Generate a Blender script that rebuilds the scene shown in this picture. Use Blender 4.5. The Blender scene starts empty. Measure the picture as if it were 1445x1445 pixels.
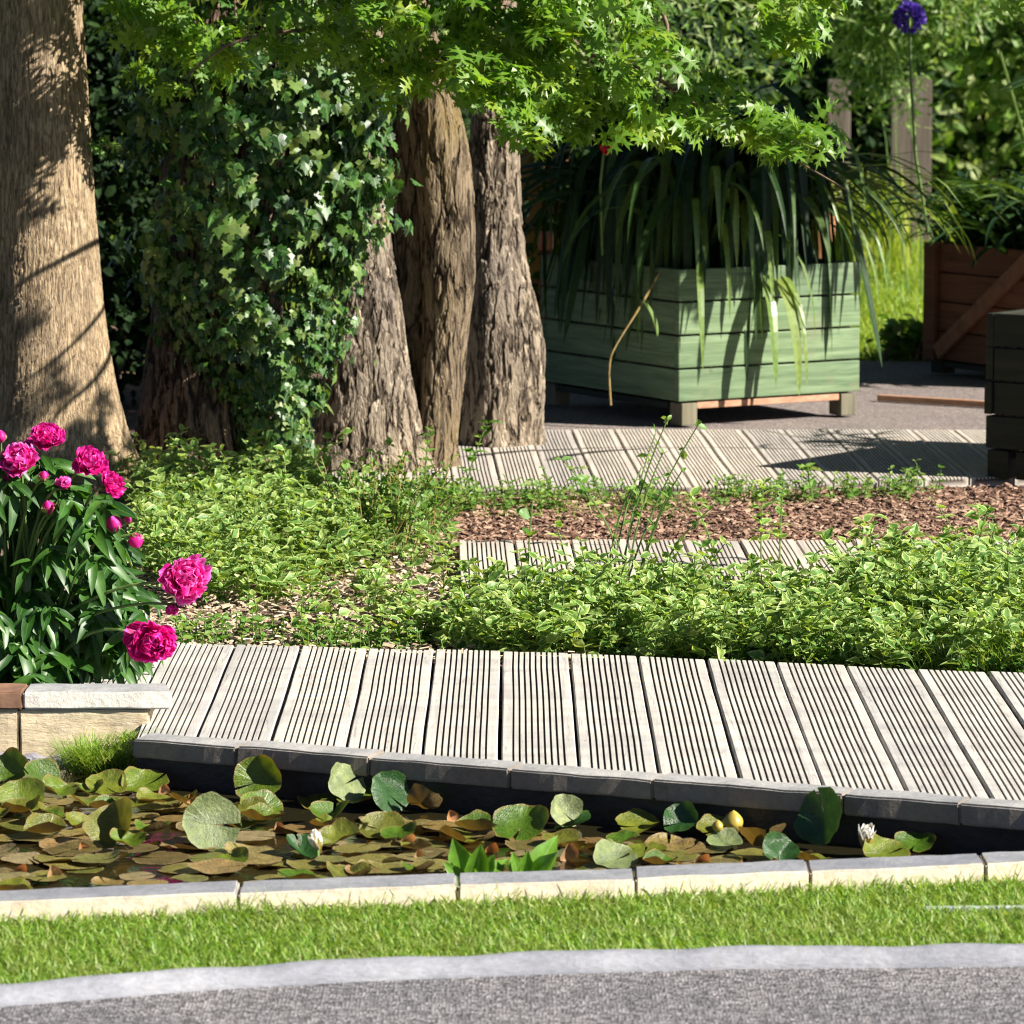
import bpy, bmesh, math, random
import numpy as np
from mathutils import Vector, Matrix, noise as mnoise

rng = np.random.default_rng(11)
random.seed(11)
scene = bpy.context.scene
COL = scene.collection
R = math.radians

# ------------------------------------------------------------------ camera
F, H, CX, CY = 6000.0, 1.5, 722.5, 722.5          # photo pixels (1445 wide)
PITCH = math.atan(752.5 / F)
cp, sp = math.cos(PITCH), math.sin(PITCH)


def ray(px, py):
    r, u = px - CX, -(py - CY)
    return np.array([r, F * cp + u * sp, -F * sp + u * cp])


def G(px, py, z=0.0):
    d = ray(px, py)
    t = (z - H) / d[2]
    return np.array([0, 0, H]) + d * t


def PD(px, py, Y):
    d = ray(px, py)
    return np.array([0, 0, H]) + d * (Y / d[1])


cam = bpy.data.cameras.new('camera')
cam.lens = 36 * F / 1445
cam.sensor_width = 36
cam.clip_start, cam.clip_end = 0.1, 2000
cam.dof.use_dof = True
cam.dof.focus_distance = 9.4
cam.dof.aperture_fstop = 11
co = bpy.data.objects.new('camera', cam)
COL.objects.link(co)
co.location = (0, 0, H)
co.rotation_euler = (math.pi / 2 - PITCH, 0, 0)
scene.camera = co

# ------------------------------------------------------------------ light
SUN_T, SUN_E = R(-22), R(34)       # azimuth from +x towards +y, elevation
sdir = Vector((math.cos(SUN_T) * math.cos(SUN_E), math.sin(SUN_T) * math.cos(SUN_E), math.sin(SUN_E)))
w = bpy.data.worlds.new('World')
scene.world = w
w.use_nodes = True
nt = w.node_tree
sky = nt.nodes.new('ShaderNodeTexSky')
sky.sky_type = 'NISHITA'
sky.sun_disc = False
sky.sun_elevation = SUN_E
sky.air_density = 0.38
sky.dust_density = 0.2
sky.ozone_density = 1.5
sky.sun_rotation = math.pi / 2 - SUN_T
bg = nt.nodes['Background']
nt.links.new(sky.outputs[0], bg.inputs[0])
bg.inputs[1].default_value = 0.05
sl = bpy.data.lights.new('sun', 'SUN')
sl.energy = 5.0
sl.angle = R(0.5)
sl.color = (1.0, 0.94, 0.85)
so = bpy.data.objects.new('sun', sl)
COL.objects.link(so)
so.rotation_euler = sdir.to_track_quat('Z', 'Y').to_euler()
scene.view_settings.view_transform = 'Standard'
scene.view_settings.look = 'None'
scene.view_settings.exposure = 1.5
scene.view_settings.gamma = 1
try:
    scene.cycles.use_denoising = True
    scene.cycles.filter_width = 1.1
    scene.cycles.max_bounces = 8
    scene.cycles.diffuse_bounces = 2
    scene.cycles.transparent_max_bounces = 8
except Exception:
    pass


# ------------------------------------------------------------------ objects
def tag(o, label=None, cat=None, group=None, kind=None):
    if label: o['label'] = label
    if cat: o['category'] = cat
    if group: o['group'] = group
    if kind: o['kind'] = kind
    return o


def empty(name, loc, label=None, cat=None, group=None):
    o = bpy.data.objects.new(name, None)
    o.empty_display_size = 0.1
    COL.objects.link(o)
    o.location = tuple(loc)
    return tag(o, label, cat, group)


def flat_faces(faces):
    return (np.array([i for f in faces for i in f], dtype=np.int64), np.array([len(f) for f in faces], dtype=np.int64))


class Geo:
    def __init__(s):
        s.V, s.L, s.C, s.A, s.n = [], [], [], [], 0

    def add(s, V, faces, a=None):
        V = np.asarray(V, float).reshape(-1, 3)
        l, c = flat_faces(faces)
        s.V.append(V); s.L.append(l + s.n); s.C.append(c)
        s.A.append(np.zeros(len(V)) if a is None else np.asarray(a, float))
        s.n += len(V)

    def many(s, base, M, T):
        V, faces, a = base
        k, n = len(T), len(V)
        if k == 0: return
        W = np.einsum('kij,nj->kni', M, V) + T[:, None, :]
        l, c = flat_faces(faces)
        s.V.append(W.reshape(-1, 3))
        s.L.append((l[None, :] + (np.arange(k) * n)[:, None]).ravel() + s.n)
        s.C.append(np.tile(c, k)); s.A.append(np.tile(a, k))
        s.n += n * k

    def tube(s, pts, rad, seg=6, cap=True):
        pts = np.asarray(pts, float); m = len(pts)
        rad = np.broadcast_to(np.asarray(rad, float), (m,))
        tan = np.gradient(pts, axis=0)
        tan /= np.linalg.norm(tan, axis=1)[:, None] + 1e-12
        ref = np.array([0.31, 0.87, 0.1]) if abs(tan[0][2]) > .6 else np.array([0, 0, 1.])
        X = np.cross(tan, ref); X /= np.linalg.norm(X, axis=1)[:, None] + 1e-12
        Y = np.cross(tan, X)
        th = np.arange(seg) * 2 * math.pi / seg
        V = pts[:, None, :] + rad[:, None, None] * (np.cos(th)[None, :, None] * X[:, None, :] + np.sin(th)[None, :, None] * Y[:, None, :])
        f = [[i * seg + j, i * seg + (j + 1) % seg, (i + 1) * seg + (j + 1) % seg, (i + 1) * seg + j] for i in range(m - 1) for j in range(seg)]
        if cap:
            f.append(list(range(seg))[::-1]); f.append([(m - 1) * seg + j for j in range(seg)])
        s.add(V, f)

    def box(s, c, ax, size):
        c = np.asarray(c, float); ax = np.asarray(ax, float)
        sx, sy, sz = [q / 2 for q in size]
        V = [c + ax[0] * sx * a + ax[1] * sy * b + ax[2] * sz * d for a in (-1, 1) for b in (-1, 1) for d in (-1, 1)]
        s.add(V, [[0, 1, 3, 2], [4, 6, 7, 5], [0, 4, 5, 1], [2, 3, 7, 6], [0, 2, 6, 4], [1, 5, 7, 3]])

    def mesh(s, name, mat, smooth=False, off=None):
        me = bpy.data.meshes.new(name)
        V = np.concatenate(s.V); L = np.concatenate(s.L); C = np.concatenate(s.C)
        if off is not None: V = V - np.asarray(off, float)
        me.vertices.add(len(V)); me.vertices.foreach_set('co', V.astype(np.float32).ravel())
        me.loops.add(len(L)); me.loops.foreach_set('vertex_index', L.astype(np.int32))
        me.polygons.add(len(C))
        st = np.concatenate([[0], np.cumsum(C)[:-1]])
        me.polygons.foreach_set('loop_start', st.astype(np.int32))
        me.polygons.foreach_set('loop_total', C.astype(np.int32))
        me.polygons.foreach_set('use_smooth', np.full(len(C), smooth))
        at = me.attributes.new('edge', 'FLOAT', 'POINT')
        at.data.foreach_set('value', np.concatenate(s.A).astype(np.float32))
        me.update(calc_edges=True); me.validate()
        me.materials.append(mat)
        return me

    def build(s, name, mat, parent=None, smooth=False, bevel=0):
        off = None
        if parent is not None:
            off = np.array(parent.location)
            if parent.parent: off = off + np.array(parent.parent.location)
        o = bpy.data.objects.new(name, s.mesh(name, mat, smooth, off))
        COL.objects.link(o)
        if parent is not None: o.parent = parent
        if bevel:
            b = o.modifiers.new('bevel', 'BEVEL'); b.width = bevel; b.segments = 2; b.limit_method = 'ANGLE'
        return o


def norm(v):
    v = np.asarray(v, float)
    return v / (np.linalg.norm(v, axis=-1, keepdims=True) + 1e-12)


def frames(d, n, s, ws=1.0):
    """matrices whose Y axis runs along d, Z near n, scaled by s (width by ws)"""
    Y = norm(d); X = norm(np.cross(Y, n)); Z = np.cross(X, Y)
    s = np.asarray(s, float)[:, None]
    return np.stack([X * s * np.asarray(ws).reshape(-1, 1), Y * s, Z * s], axis=2)


def scatter(geo, bases, d, n, s, T, ws=1.0):
    k = len(T); ws = np.broadcast_to(np.asarray(ws, float), (k,))
    M = frames(d, n, s, ws)
    idx = rng.integers(0, len(bases), k)
    for b in range(len(bases)):
        m = idx == b
        geo.many(bases[b], M[m], T[m])


# ------------------------------------------------------------------ materials
def new_mat(name):
    m = bpy.data.materials.new(name); m.use_nodes = True
    t = m.node_tree
    return m, t, t.nodes['Principled BSDF'], t.nodes['Material Output']


def node(t, typ, **kw):
    n = t.nodes.new(typ)
    for k, v in kw.items(): setattr(n, k, v)
    return n


def ramp(t, fac, stops, interp='LINEAR'):
    r = node(t, 'ShaderNodeValToRGB'); r.color_ramp.interpolation = interp
    el = r.color_ramp.elements
    while len(el) < len(stops): el.new(0.5)
    for e, (p, c) in zip(el, stops):
        e.position = p; e.color = (c[0], c[1], c[2], 1)
    t.links.new(fac, r.inputs[0])
    return r.outputs[0]


def mix(t, fac, a, b, mode='MIX'):
    m = node(t, 'ShaderNodeMix', data_type='RGBA', blend_type=mode)
    for s, v in ((m.inputs[0], fac), (m.inputs[6], a), (m.inputs[7], b)):
        if hasattr(v, 'is_linked'): t.links.new(v, s)
        elif isinstance(v, (int, float)): s.default_value = v
        else: s.default_value = (v[0], v[1], v[2], 1)
    return m.outputs[2]


def math_n(t, op, a, b=0.0):
    m = node(t, 'ShaderNodeMath', operation=op)
    for s, v in ((m.inputs[0], a), (m.inputs[1], b)):
        if hasattr(v, 'is_linked'): t.links.new(v, s)
        else: s.default_value = v
    return m.outputs[0]


def coords(t, scale=(1, 1, 1), rot=(0, 0, 0), kind='Object'):
    tc = node(t, 'ShaderNodeTexCoord'); mp = node(t, 'ShaderNodeMapping')
    mp.inputs['Scale'].default_value = scale; mp.inputs['Rotation'].default_value = rot
    t.links.new(tc.outputs[kind], mp.inputs[0])
    return mp.outputs[0]


def noise_n(t, vec, scale, detail=4, rough=.55, dist=0):
    n = node(t, 'ShaderNodeTexNoise')
    n.inputs['Scale'].default_value = scale; n.inputs['Detail'].default_value = detail
    n.inputs['Roughness'].default_value = rough; n.inputs['Distortion'].default_value = dist
    t.links.new(vec, n.inputs['Vector'])
    return n.outputs['Fac']


def voro(t, vec, scale, feature='F1'):
    n = node(t, 'ShaderNodeTexVoronoi', feature=feature)
    n.inputs['Scale'].default_value = scale
    t.links.new(vec, n.inputs['Vector'])
    return n


def bump(t, p, h, strength, dist):
    b = node(t, 'ShaderNodeBump'); b.inputs['Strength'].default_value = strength; b.inputs['Distance'].default_value = dist
    t.links.new(h, b.inputs['Height']); t.links.new(b.outputs[0], p.inputs['Normal'])


def leaf_mat(name, cols, rough=.45, trans=.35, tcol=(1.6, 1.7, .7), edge=None, edge_at=(.55, .75), vein=None, spec=.5, obj=False, spots=None, patch=None):
    m, t, p, out = new_mat(name)
    if obj:
        rnd = node(t, 'ShaderNodeObjectInfo').outputs['Random']
    else:
        rnd = node(t, 'ShaderNodeNewGeometry').outputs['Random Per Island']
    k = len(cols)
    c = ramp(t, rnd, [(i / max(1, k - 1), q) for i, q in enumerate(cols)])
    at = node(t, 'ShaderNodeAttribute', attribute_name='edge').outputs['Fac']
    nz = noise_n(t, coords(t), 60, 3)
    c = mix(t, 1.0, c, ramp(t, nz, [(.3, (.75, .75, .75)), (.7, (1.2, 1.2, 1.15))]), 'MULTIPLY')
    if patch is not None:
        c = mix(t, ramp(t, noise_n(t, coords(t), 7, 5, .65), [(.48, (0, 0, 0)), (.70, (.65, .65, .65))]), c, patch)
    if edge is not None:
        f = ramp(t, math_n(t, 'ADD', at, math_n(t, 'MULTIPLY', math_n(t, 'SUBTRACT', nz, .5), .8)), [(edge_at[0], (0, 0, 0)), (edge_at[1], (1, 1, 1))])
        c = mix(t, f, c, edge)
    if vein is not None:
        f = ramp(t, at, [(0.0, (1, 1, 1)), (.14, (0, 0, 0))])
        c = mix(t, f, c, vein)
    if spots is not None:
        f = ramp(t, noise_n(t, coords(t), 38, 4, .65), [(.56, (0, 0, 0)), (.66, (1, 1, 1))])
        c = mix(t, f, c, spots)
    t.links.new(c, p.inputs['Base Color'])
    p.inputs['Roughness'].default_value = rough
    p.inputs['Specular IOR Level'].default_value = spec
    if trans > 0:
        tr = node(t, 'ShaderNodeBsdfTranslucent'); ms = node(t, 'ShaderNodeMixShader'); ms.inputs[0].default_value = trans
        t.links.new(mix(t, 1.0, c, tcol, 'MULTIPLY'), tr.inputs[0])
        t.links.new(p.outputs[0], ms.inputs[1]); t.links.new(tr.outputs[0], ms.inputs[2]); t.links.new(ms.outputs[0], out.inputs[0])
    return m


def plain_mat(name, col, rough=.6, var=.25, scale=30, bumps=0.0, stretch=(1, 1, 1)):
    m, t, p, out = new_mat(name)
    n = noise_n(t, coords(t, stretch), scale, 5, .6)
    lo = [q * (1 - var) for q in col]; hi = [min(1, q * (1 + var)) for q in col]
    t.links.new(ramp(t, n, [(.3, lo), (.7, hi)]), p.inputs['Base Color'])
    p.inputs['Roughness'].default_value = rough
    if bumps: bump(t, p, n, .6, bumps)
    return m


def bark_mat(name, dark, mid, light, sc=(26, 26, 5), amp=.012, rot=(0, 0, 0), moss=None, lichen=None, thin=False):
    m, t, p, out = new_mat(name)
    v = coords(t, sc, rot)
    warp = node(t, 'ShaderNodeVectorMath', operation='ADD')
    wn = node(t, 'ShaderNodeTexNoise'); wn.inputs['Scale'].default_value = .7; wn.inputs['Detail'].default_value = 3
    t.links.new(v, wn.inputs['Vector']); t.links.new(v, warp.inputs[0]); t.links.new(wn.outputs['Color'], warp.inputs[1])
    n0 = noise_n(t, warp.outputs[0], .62, 2.0, .5, .35)
    n1 = noise_n(t, warp.outputs[0], 1.3, 7, .62)
    n2 = noise_n(t, coords(t, (90, 90, 40)), 1.5, 4, .6)
    rid = math_n(t, 'ABSOLUTE', math_n(t, 'SUBTRACT', n0, .5))
    ed = ramp(t, rid, [(0, (0, 0, 0)), (.085, (1, 1, 1))], 'EASE')
    n3 = noise_n(t, warp.outputs[0], 1.5, 2.0, .5, .3)
    ed2 = ramp(t, math_n(t, 'ABSOLUTE', math_n(t, 'SUBTRACT', n3, .5)), [(0, (0, 0, 0)), (.10, (1, 1, 1))], 'EASE')
    k1, k2 = (.6, .22) if not thin else (.14, .26)
    h = math_n(t, 'ADD', math_n(t, 'ADD', math_n(t, 'MULTIPLY', ed, k1), math_n(t, 'MULTIPLY', ed2, k2)), math_n(t, 'ADD', math_n(t, 'MULTIPLY', n1, .35), math_n(t, 'MULTIPLY', n2, .2)))
    hi = k1 + k2 + .27
    c = ramp(t, h, [(.25 * hi, dark), (.74 * hi, mid), (1.08 * hi, light)])
    big = noise_n(t, coords(t, (1, 1, .6)), 4, 4, .6)
    c = mix(t, 1.0, c, ramp(t, big, [(.3, (.72, .72, .75)), (.7, (1.2, 1.18, 1.1))]), 'MULTIPLY')
    if moss:
        c = mix(t, ramp(t, noise_n(t, coords(t, (1, 1, .35)), 7, 5, .7), [(.5, (0, 0, 0)), (.66, (.8, .8, .8))]), c, moss)
    if lichen:
        c = mix(t, ramp(t, noise_n(t, coords(t, (1, 1, .6)), 26, 4, .6), [(.6, (0, 0, 0)), (.68, (.85, .85, .85))]), c, lichen)
    t.links.new(c, p.inputs['Base Color'])
    p.inputs['Roughness'].default_value = .9
    p.inputs['Specular IOR Level'].default_value = .15
    d = node(t, 'ShaderNodeDisplacement'); d.inputs['Midlevel'].default_value = .8; d.inputs['Scale'].default_value = amp
    t.links.new(h, d.inputs['Height']); t.links.new(d.outputs[0], out.inputs['Displacement'])
    m.displacement_method = 'BOTH'
    return m


def wood_mat(name, cols, grain=(3, 60, 60), rough=.75, groove=(.02, .015, .012), bumps=.002, dirt=None, per='Random', crack=False):
    """weathered wood; grain runs along local axis with the small scale"""
    m, t, p, out = new_mat(name)
    rnd = node(t, 'ShaderNodeObjectInfo').outputs['Random']
    isl = node(t, 'ShaderNodeNewGeometry').outputs['Random Per Island']
    cm = node(t, 'ShaderNodeCombineXYZ')
    for i in range(3): t.links.new(math_n(t, 'MULTIPLY', math_n(t, 'ADD', rnd, isl), 13.0), cm.inputs[i])
    add = node(t, 'ShaderNodeVectorMath', operation='ADD')
    t.links.new(coords(t, grain), add.inputs[0]); t.links.new(cm.outputs[0], add.inputs[1])
    n1 = noise_n(t, add.outputs[0], 1.0, 8, .65, .6)
    n2 = noise_n(t, coords(t), 3.0, 5, .6)
    c = ramp(t, n1, [(.25, cols[0]), (.5, cols[1]), (.75, cols[2])])
    c = mix(t, 1.0, c, ramp(t, isl if per == 'Island' else rnd, [(0, (.86, .86, .88)), (1, (1.08, 1.05, 1.0))]), 'MULTIPLY')
    c = mix(t, 1.0, c, ramp(t, n2, [(.3, (.85, .86, .88)), (.65, (1.06, 1.05, 1.03))]), 'MULTIPLY')
    if dirt:
        c = mix(t, ramp(t, noise_n(t, coords(t), 9, 6, .7), [(.55, (0, 0, 0)), (.72, (.75, .75, .75))]), c, dirt)
        k = voro(t, coords(t, (1, 1, 1)), 5.0)
        c = mix(t, ramp(t, k.outputs['Distance'], [(.03, (.9, .9, .9)), (.07, (0, 0, 0))]), c, [q * .4 for q in dirt])
    if crack:
        ck = noise_n(t, add.outputs[0], .55, 3, .55, .4)
        c = mix(t, ramp(t, math_n(t, 'ABSOLUTE', math_n(t, 'SUBTRACT', ck, .5)), [(.0, (.45, .45, .45)), (.009, (0, 0, 0))]), c, (.09, .07, .055))
        sp = noise_n(t, coords(t), 34, 4, .6)
        c = mix(t, ramp(t, sp, [(.69, (0, 0, 0)), (.74, (.5, .5, .5))]), c, (.16, .13, .10))
        bd = noise_n(t, coords(t, (1, 7, 1)), 1.6, 3, .6)
        c = mix(t, 1.0, c, ramp(t, bd, [(.35, (.84, .84, .86)), (.6, (1.05, 1.04, 1.03))]), 'MULTIPLY')
    if groove:
        at = node(t, 'ShaderNodeAttribute', attribute_name='edge').outputs['Fac']
        c = mix(t, at, c, groove)
    t.links.new(c, p.inputs['Base Color'])
    p.inputs['Roughness'].default_value = rough
    p.inputs['Specular IOR Level'].default_value = .25
    bump(t, p, n1, .5, bumps)
    return m


def gravel_mat(name, cols, scale, bumps=.003, big=None):
    m, t, p, out = new_mat(name)
    v = coords(t)
    a = voro(t, v, scale); b = noise_n(t, v, scale * .6, 6, .75)
    sep = node(t, 'ShaderNodeSeparateColor'); t.links.new(a.outputs['Color'], sep.inputs[0])
    k = math_n(t, 'ADD', math_n(t, 'MULTIPLY', sep.outputs[0], .65), math_n(t, 'MULTIPLY', b, .4))
    c = ramp(t, k, [(.1, cols[0]), (.45, cols[1]), (.85, cols[2])])
    c = mix(t, 1.0, c, ramp(t, noise_n(t, v, 3, 4, .6), [(.3, (.85, .85, .87)), (.7, (1.1, 1.08, 1.05))]), 'MULTIPLY')
    if big:
        c = mix(t, ramp(t, noise_n(t, v, 5, 6, .7), [(.5, (0, 0, 0)), (.7, (.8, .8, .8))]), c, big)
    t.links.new(c, p.inputs['Base Color'])
    p.inputs['Roughness'].default_value = .85
    p.inputs['Specular IOR Level'].default_value = .3
    hh = math_n(t, 'SUBTRACT', k, a.outputs['Distance'])
    bump(t, p, hh, 1.0, bumps)
    return m


def stone_mat(name, cols, stain, rough=.8, sc=6):
    m, t, p, out = new_mat(name)
    v = coords(t)
    n1 = noise_n(t, v, sc, 8, .65); n2 = noise_n(t, coords(t, (1, 1, 3)), sc * 6, 6, .7); n3 = noise_n(t, v, sc * 1.7, 6, .75, 1.0)
    c = ramp(t, n1, [(.3, cols[0]), (.5, cols[1]), (.72, cols[2])])
    c = mix(t, 1.0, c, ramp(t, n2, [(.3, (.78, .77, .75)), (.65, (1.1, 1.1, 1.1))]), 'MULTIPLY')
    c = mix(t, ramp(t, n3, [(.58, (0, 0, 0)), (.72, (.7, .7, .7))]), c, stain)
    rnd = node(t, 'ShaderNodeObjectInfo').outputs['Random']
    c = mix(t, 1.0, c, ramp(t, rnd, [(0, (.85, .84, .84)), (1, (1.12, 1.1, 1.08))]), 'MULTIPLY')
    t.links.new(c, p.inputs['Base Color'])
    p.inputs['Roughness'].default_value = rough
    bump(t, p, n2, .8, .004)
    return m


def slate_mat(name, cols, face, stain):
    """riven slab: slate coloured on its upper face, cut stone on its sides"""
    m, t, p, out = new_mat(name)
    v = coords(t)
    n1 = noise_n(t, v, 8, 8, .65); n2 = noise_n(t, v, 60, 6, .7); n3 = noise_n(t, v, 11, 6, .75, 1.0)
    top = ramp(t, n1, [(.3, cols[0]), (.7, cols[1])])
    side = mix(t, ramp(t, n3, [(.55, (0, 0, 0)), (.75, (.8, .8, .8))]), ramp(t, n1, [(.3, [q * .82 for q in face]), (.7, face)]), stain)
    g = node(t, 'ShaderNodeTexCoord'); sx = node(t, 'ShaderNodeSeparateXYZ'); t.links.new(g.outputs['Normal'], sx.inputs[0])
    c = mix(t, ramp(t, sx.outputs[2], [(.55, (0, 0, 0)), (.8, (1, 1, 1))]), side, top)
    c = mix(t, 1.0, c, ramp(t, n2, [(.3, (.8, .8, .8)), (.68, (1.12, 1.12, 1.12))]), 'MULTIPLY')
    rnd = node(t, 'ShaderNodeObjectInfo').outputs['Random']
    c = mix(t, 1.0, c, ramp(t, rnd, [(0, (.88, .88, .9)), (1, (1.1, 1.08, 1.05))]), 'MULTIPLY')
    t.links.new(c, p.inputs['Base Color'])
    p.inputs['Roughness'].default_value = .7
    bump(t, p, n2, .8, .003)
    return m




def pad_mat(name, cols, vein, rim, rough=.28, trans=.25, tcol=(1.6, 1.3, .4), spots=None, vs=.6, under=None):
    m, t, p, out = new_mat(name)
    rnd = node(t, 'ShaderNodeObjectInfo').outputs['Random']
    k = len(cols)
    c = ramp(t, rnd, [(i / max(1, k - 1), q) for i, q in enumerate(cols)])
    v = coords(t)
    off = node(t, 'ShaderNodeVectorMath', operation='ADD'); cm = node(t, 'ShaderNodeCombineXYZ')
    t.links.new(math_n(t, 'MULTIPLY', rnd, 37.0), cm.inputs[0]); t.links.new(v, off.inputs[0]); t.links.new(cm.outputs[0], off.inputs[1])
    n1 = noise_n(t, off.outputs[0], 2.2, 6, .65); n2 = noise_n(t, off.outputs[0], 9, 5, .65)
    c = mix(t, 1.0, c, ramp(t, n1, [(.3, (.55, .6, .6)), (.68, (1.35, 1.25, 1.1))]), 'MULTIPLY')
    sx = node(t, 'ShaderNodeSeparateXYZ'); t.links.new(v, sx.inputs[0])
    an = math_n(t, 'ARCTAN2', sx.outputs[0], sx.outputs[1])
    rr = math_n(t, 'SQRT', math_n(t, 'ADD', math_n(t, 'MULTIPLY', sx.outputs[0], sx.outputs[0]), math_n(t, 'MULTIPLY', sx.outputs[1], sx.outputs[1])))
    a2 = math_n(t, 'ADD', an, math_n(t, 'MULTIPLY', math_n(t, 'SUBTRACT', n2, .5), .12))
    sn = math_n(t, 'ABSOLUTE', math_n(t, 'SINE', math_n(t, 'MULTIPLY', a2, 9.0)))
    vf = math_n(t, 'MULTIPLY', ramp(t, sn, [(0, (vs, vs, vs)), (.22, (0, 0, 0))]), ramp(t, rr, [(.25, (1, 1, 1)), (.95, (.15, .15, .15))]))
    c = mix(t, vf, c, vein)
    c = mix(t, ramp(t, rr, [(.90, (0, 0, 0)), (.99, (.75, .75, .75))]), c, rim)
    if spots is not None:
        c = mix(t, ramp(t, n2, [(.54, (0, 0, 0)), (.64, (.85, .85, .85))]), c, spots)
    if under is not None:
        c = mix(t, node(t, 'ShaderNodeNewGeometry').outputs['Backfacing'], c, under)
    t.links.new(c, p.inputs['Base Color'])
    t.links.new(math_n(t, 'ADD', math_n(t, 'MULTIPLY', n2, .35), rough - .12), p.inputs['Roughness'])
    bump(t, p, math_n(t, 'SUBTRACT', n2, math_n(t, 'MULTIPLY', vf, 1.2)), .35, .03)
    tr = node(t, 'ShaderNodeBsdfTranslucent'); ms = node(t, 'ShaderNodeMixShader'); ms.inputs[0].default_value = trans
    t.links.new(mix(t, 1.0, c, tcol, 'MULTIPLY'), tr.inputs[0])
    t.links.new(p.outputs[0], ms.inputs[1]); t.links.new(tr.outputs[0], ms.inputs[2]); t.links.new(ms.outputs[0], out.inputs[0])
    return m


M = {}
M['soil'] = gravel_mat('soil', [(.03, .02, .015), (.10, .062, .042), (.24, .17, .12)], 110, .006)
M['asphalt'] = gravel_mat('asphalt', [(.03, .029, .032), (.108, .104, .109), (.36, .345, .35)], 185, .005)
M['path'] = gravel_mat('pink_gravel', [(.07, .058, .054), (.17, .14, .13), (.34, .29, .265)], 190, .003)
M['turf'] = plain_mat('turf', (.055, .10, .02), .9, .4, 40)
M['deck'] = wood_mat('weathered_decking', [(.335, .325, .30), (.435, .425, .395), (.53, .52, .485)], (60, 2.2, 60), .8, (.012, .009, .007), .0015, crack=True)
M['deck_far'] = wood_mat('weathered_decking_far', [(.31, .28, .245), (.43, .395, .35), (.54, .505, .455)], (60, 2.2, 60), .8, (.05, .035, .028), .0015)
M['kerb'] = stone_mat('grey_concrete', [(.15, .16, .19), (.205, .215, .245), (.28, .29, .315)], (.26, .27, .30), .7, 9)
M['near_slab'] = slate_mat('cut_cream_slab', [(.15, .16, .18), (.28, .285, .30)], (.66, .57, .43), (.52, .36, .20))
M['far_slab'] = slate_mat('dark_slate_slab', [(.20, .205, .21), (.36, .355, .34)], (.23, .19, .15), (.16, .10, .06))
M['wall_slab'] = slate_mat('pale_coping_slab', [(.24, .25, .26), (.38, .38, .37)], (.74, .70, .62), (.58, .48, .36))
M['wall'] = stone_mat('cream_wall', [(.56, .44, .27), (.68, .57, .38), (.76, .67, .50)], (.48, .30, .14), .85, 5)
M['basin'] = plain_mat('dark_liner', (.014, .013, .013), .5, .4, 20, .01)
M['bark_tan'] = bark_mat('tan_bark', (.055, .038, .023), (.205, .15, .095), (.36, .275, .175), (80, 80, 9), .009, thin=True, lichen=(.36, .29, .19))
M['bark_dark'] = bark_mat('dark_bark', (.015, .01, .008), (.075, .05, .036), (.17, .12, .09), (34, 34, 7), .020)
M['bark_rough'] = bark_mat('rough_bark', (.014, .011, .008), (.105, .082, .06), (.225, .185, .14), (42, 42, 10), .012, lichen=(.42, .34, .25))
M['bark_smooth'] = bark_mat('twisted_bark', (.014, .010, .007), (.085, .063, .041), (.175, .135, .09), (46, 46, 9), .009, (0.12, .08, 0), moss=(.15, .11, .045))
M['twig'] = plain_mat('twig', (.13, .085, .05), .8, .3, 60)
M['stem'] = plain_mat('stem_green', (.10, .17, .035), .6, .3, 60)
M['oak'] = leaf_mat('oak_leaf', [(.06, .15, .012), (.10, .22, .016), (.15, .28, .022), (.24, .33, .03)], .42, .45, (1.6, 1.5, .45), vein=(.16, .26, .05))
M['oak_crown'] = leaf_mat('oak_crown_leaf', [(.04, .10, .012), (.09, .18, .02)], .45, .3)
M['ivy'] = leaf_mat('ivy_leaf', [(.010, .036, .008), (.022, .07, .014), (.045, .12, .02), (.09, .17, .03), (.17, .21, .06)], .42, .22, vein=(.12, .19, .07), spec=.45)
M['cover'] = leaf_mat('variegated_leaf', [(.075, .18, .03), (.12, .25, .042), (.17, .30, .06), (.26, .33, .07)], .5, .4, (1.5, 1.4, .55), edge=(.46, .56, .20), edge_at=(.62, .85), patch=(.10, .19, .03))
M['weed'] = leaf_mat('weed_leaf', [(.07, .17, .025), (.13, .25, .04), (.22, .27, .06)], .5, .35)
M['dry'] = leaf_mat('dry_stalk', [(.18, .20, .05), (.30, .22, .08), (.24, .13, .05)], .6, .3)
M['grass'] = leaf_mat('grass_blade', [(.085, .19, .013), (.155, .295, .024), (.225, .365, .045), (.40, .43, .17)], .5, .4, (1.5, 1.42, .5), patch=(.23, .28, .07))
M['grass_far'] = leaf_mat('grass_far', [(.11, .22, .015), (.19, .29, .02), (.30, .36, .05)], .5, .4, (1.5, 1.4, .5))
M['peony'] = leaf_mat('peony_leaf', [(.014, .055, .008), (.028, .092, .012), (.055, .14, .018)], .42, .25, (2.2, 2.2, .5), vein=(.07, .14, .03), spec=.45)
M['petal'] = leaf_mat('magenta_petal', [(.52, .003, .15), (.66, .006, .24), (.74, .02, .36)], .55, .4, (1.2, .9, 1.1), edge=(.78, .07, .46), edge_at=(.85, 1.15))
M['petal_light'] = leaf_mat('light_magenta_petal', [(.62, .006, .22), (.74, .025, .34), (.80, .10, .48)], .55, .4, (1.2, .9, 1.1), edge=(.82, .20, .58), edge_at=(.8, 1.1))
M['sepal'] = leaf_mat('bud_sepal', [(.16, .20, .06), (.25, .12, .08)], .5, .1)
M['strap'] = leaf_mat('strap_leaf', [(.007, .022, .006), (.014, .040, .009), (.026, .06, .012), (.06, .10, .02)], .5, .22, (2.2, 2.0, .6), spec=.28)
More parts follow.
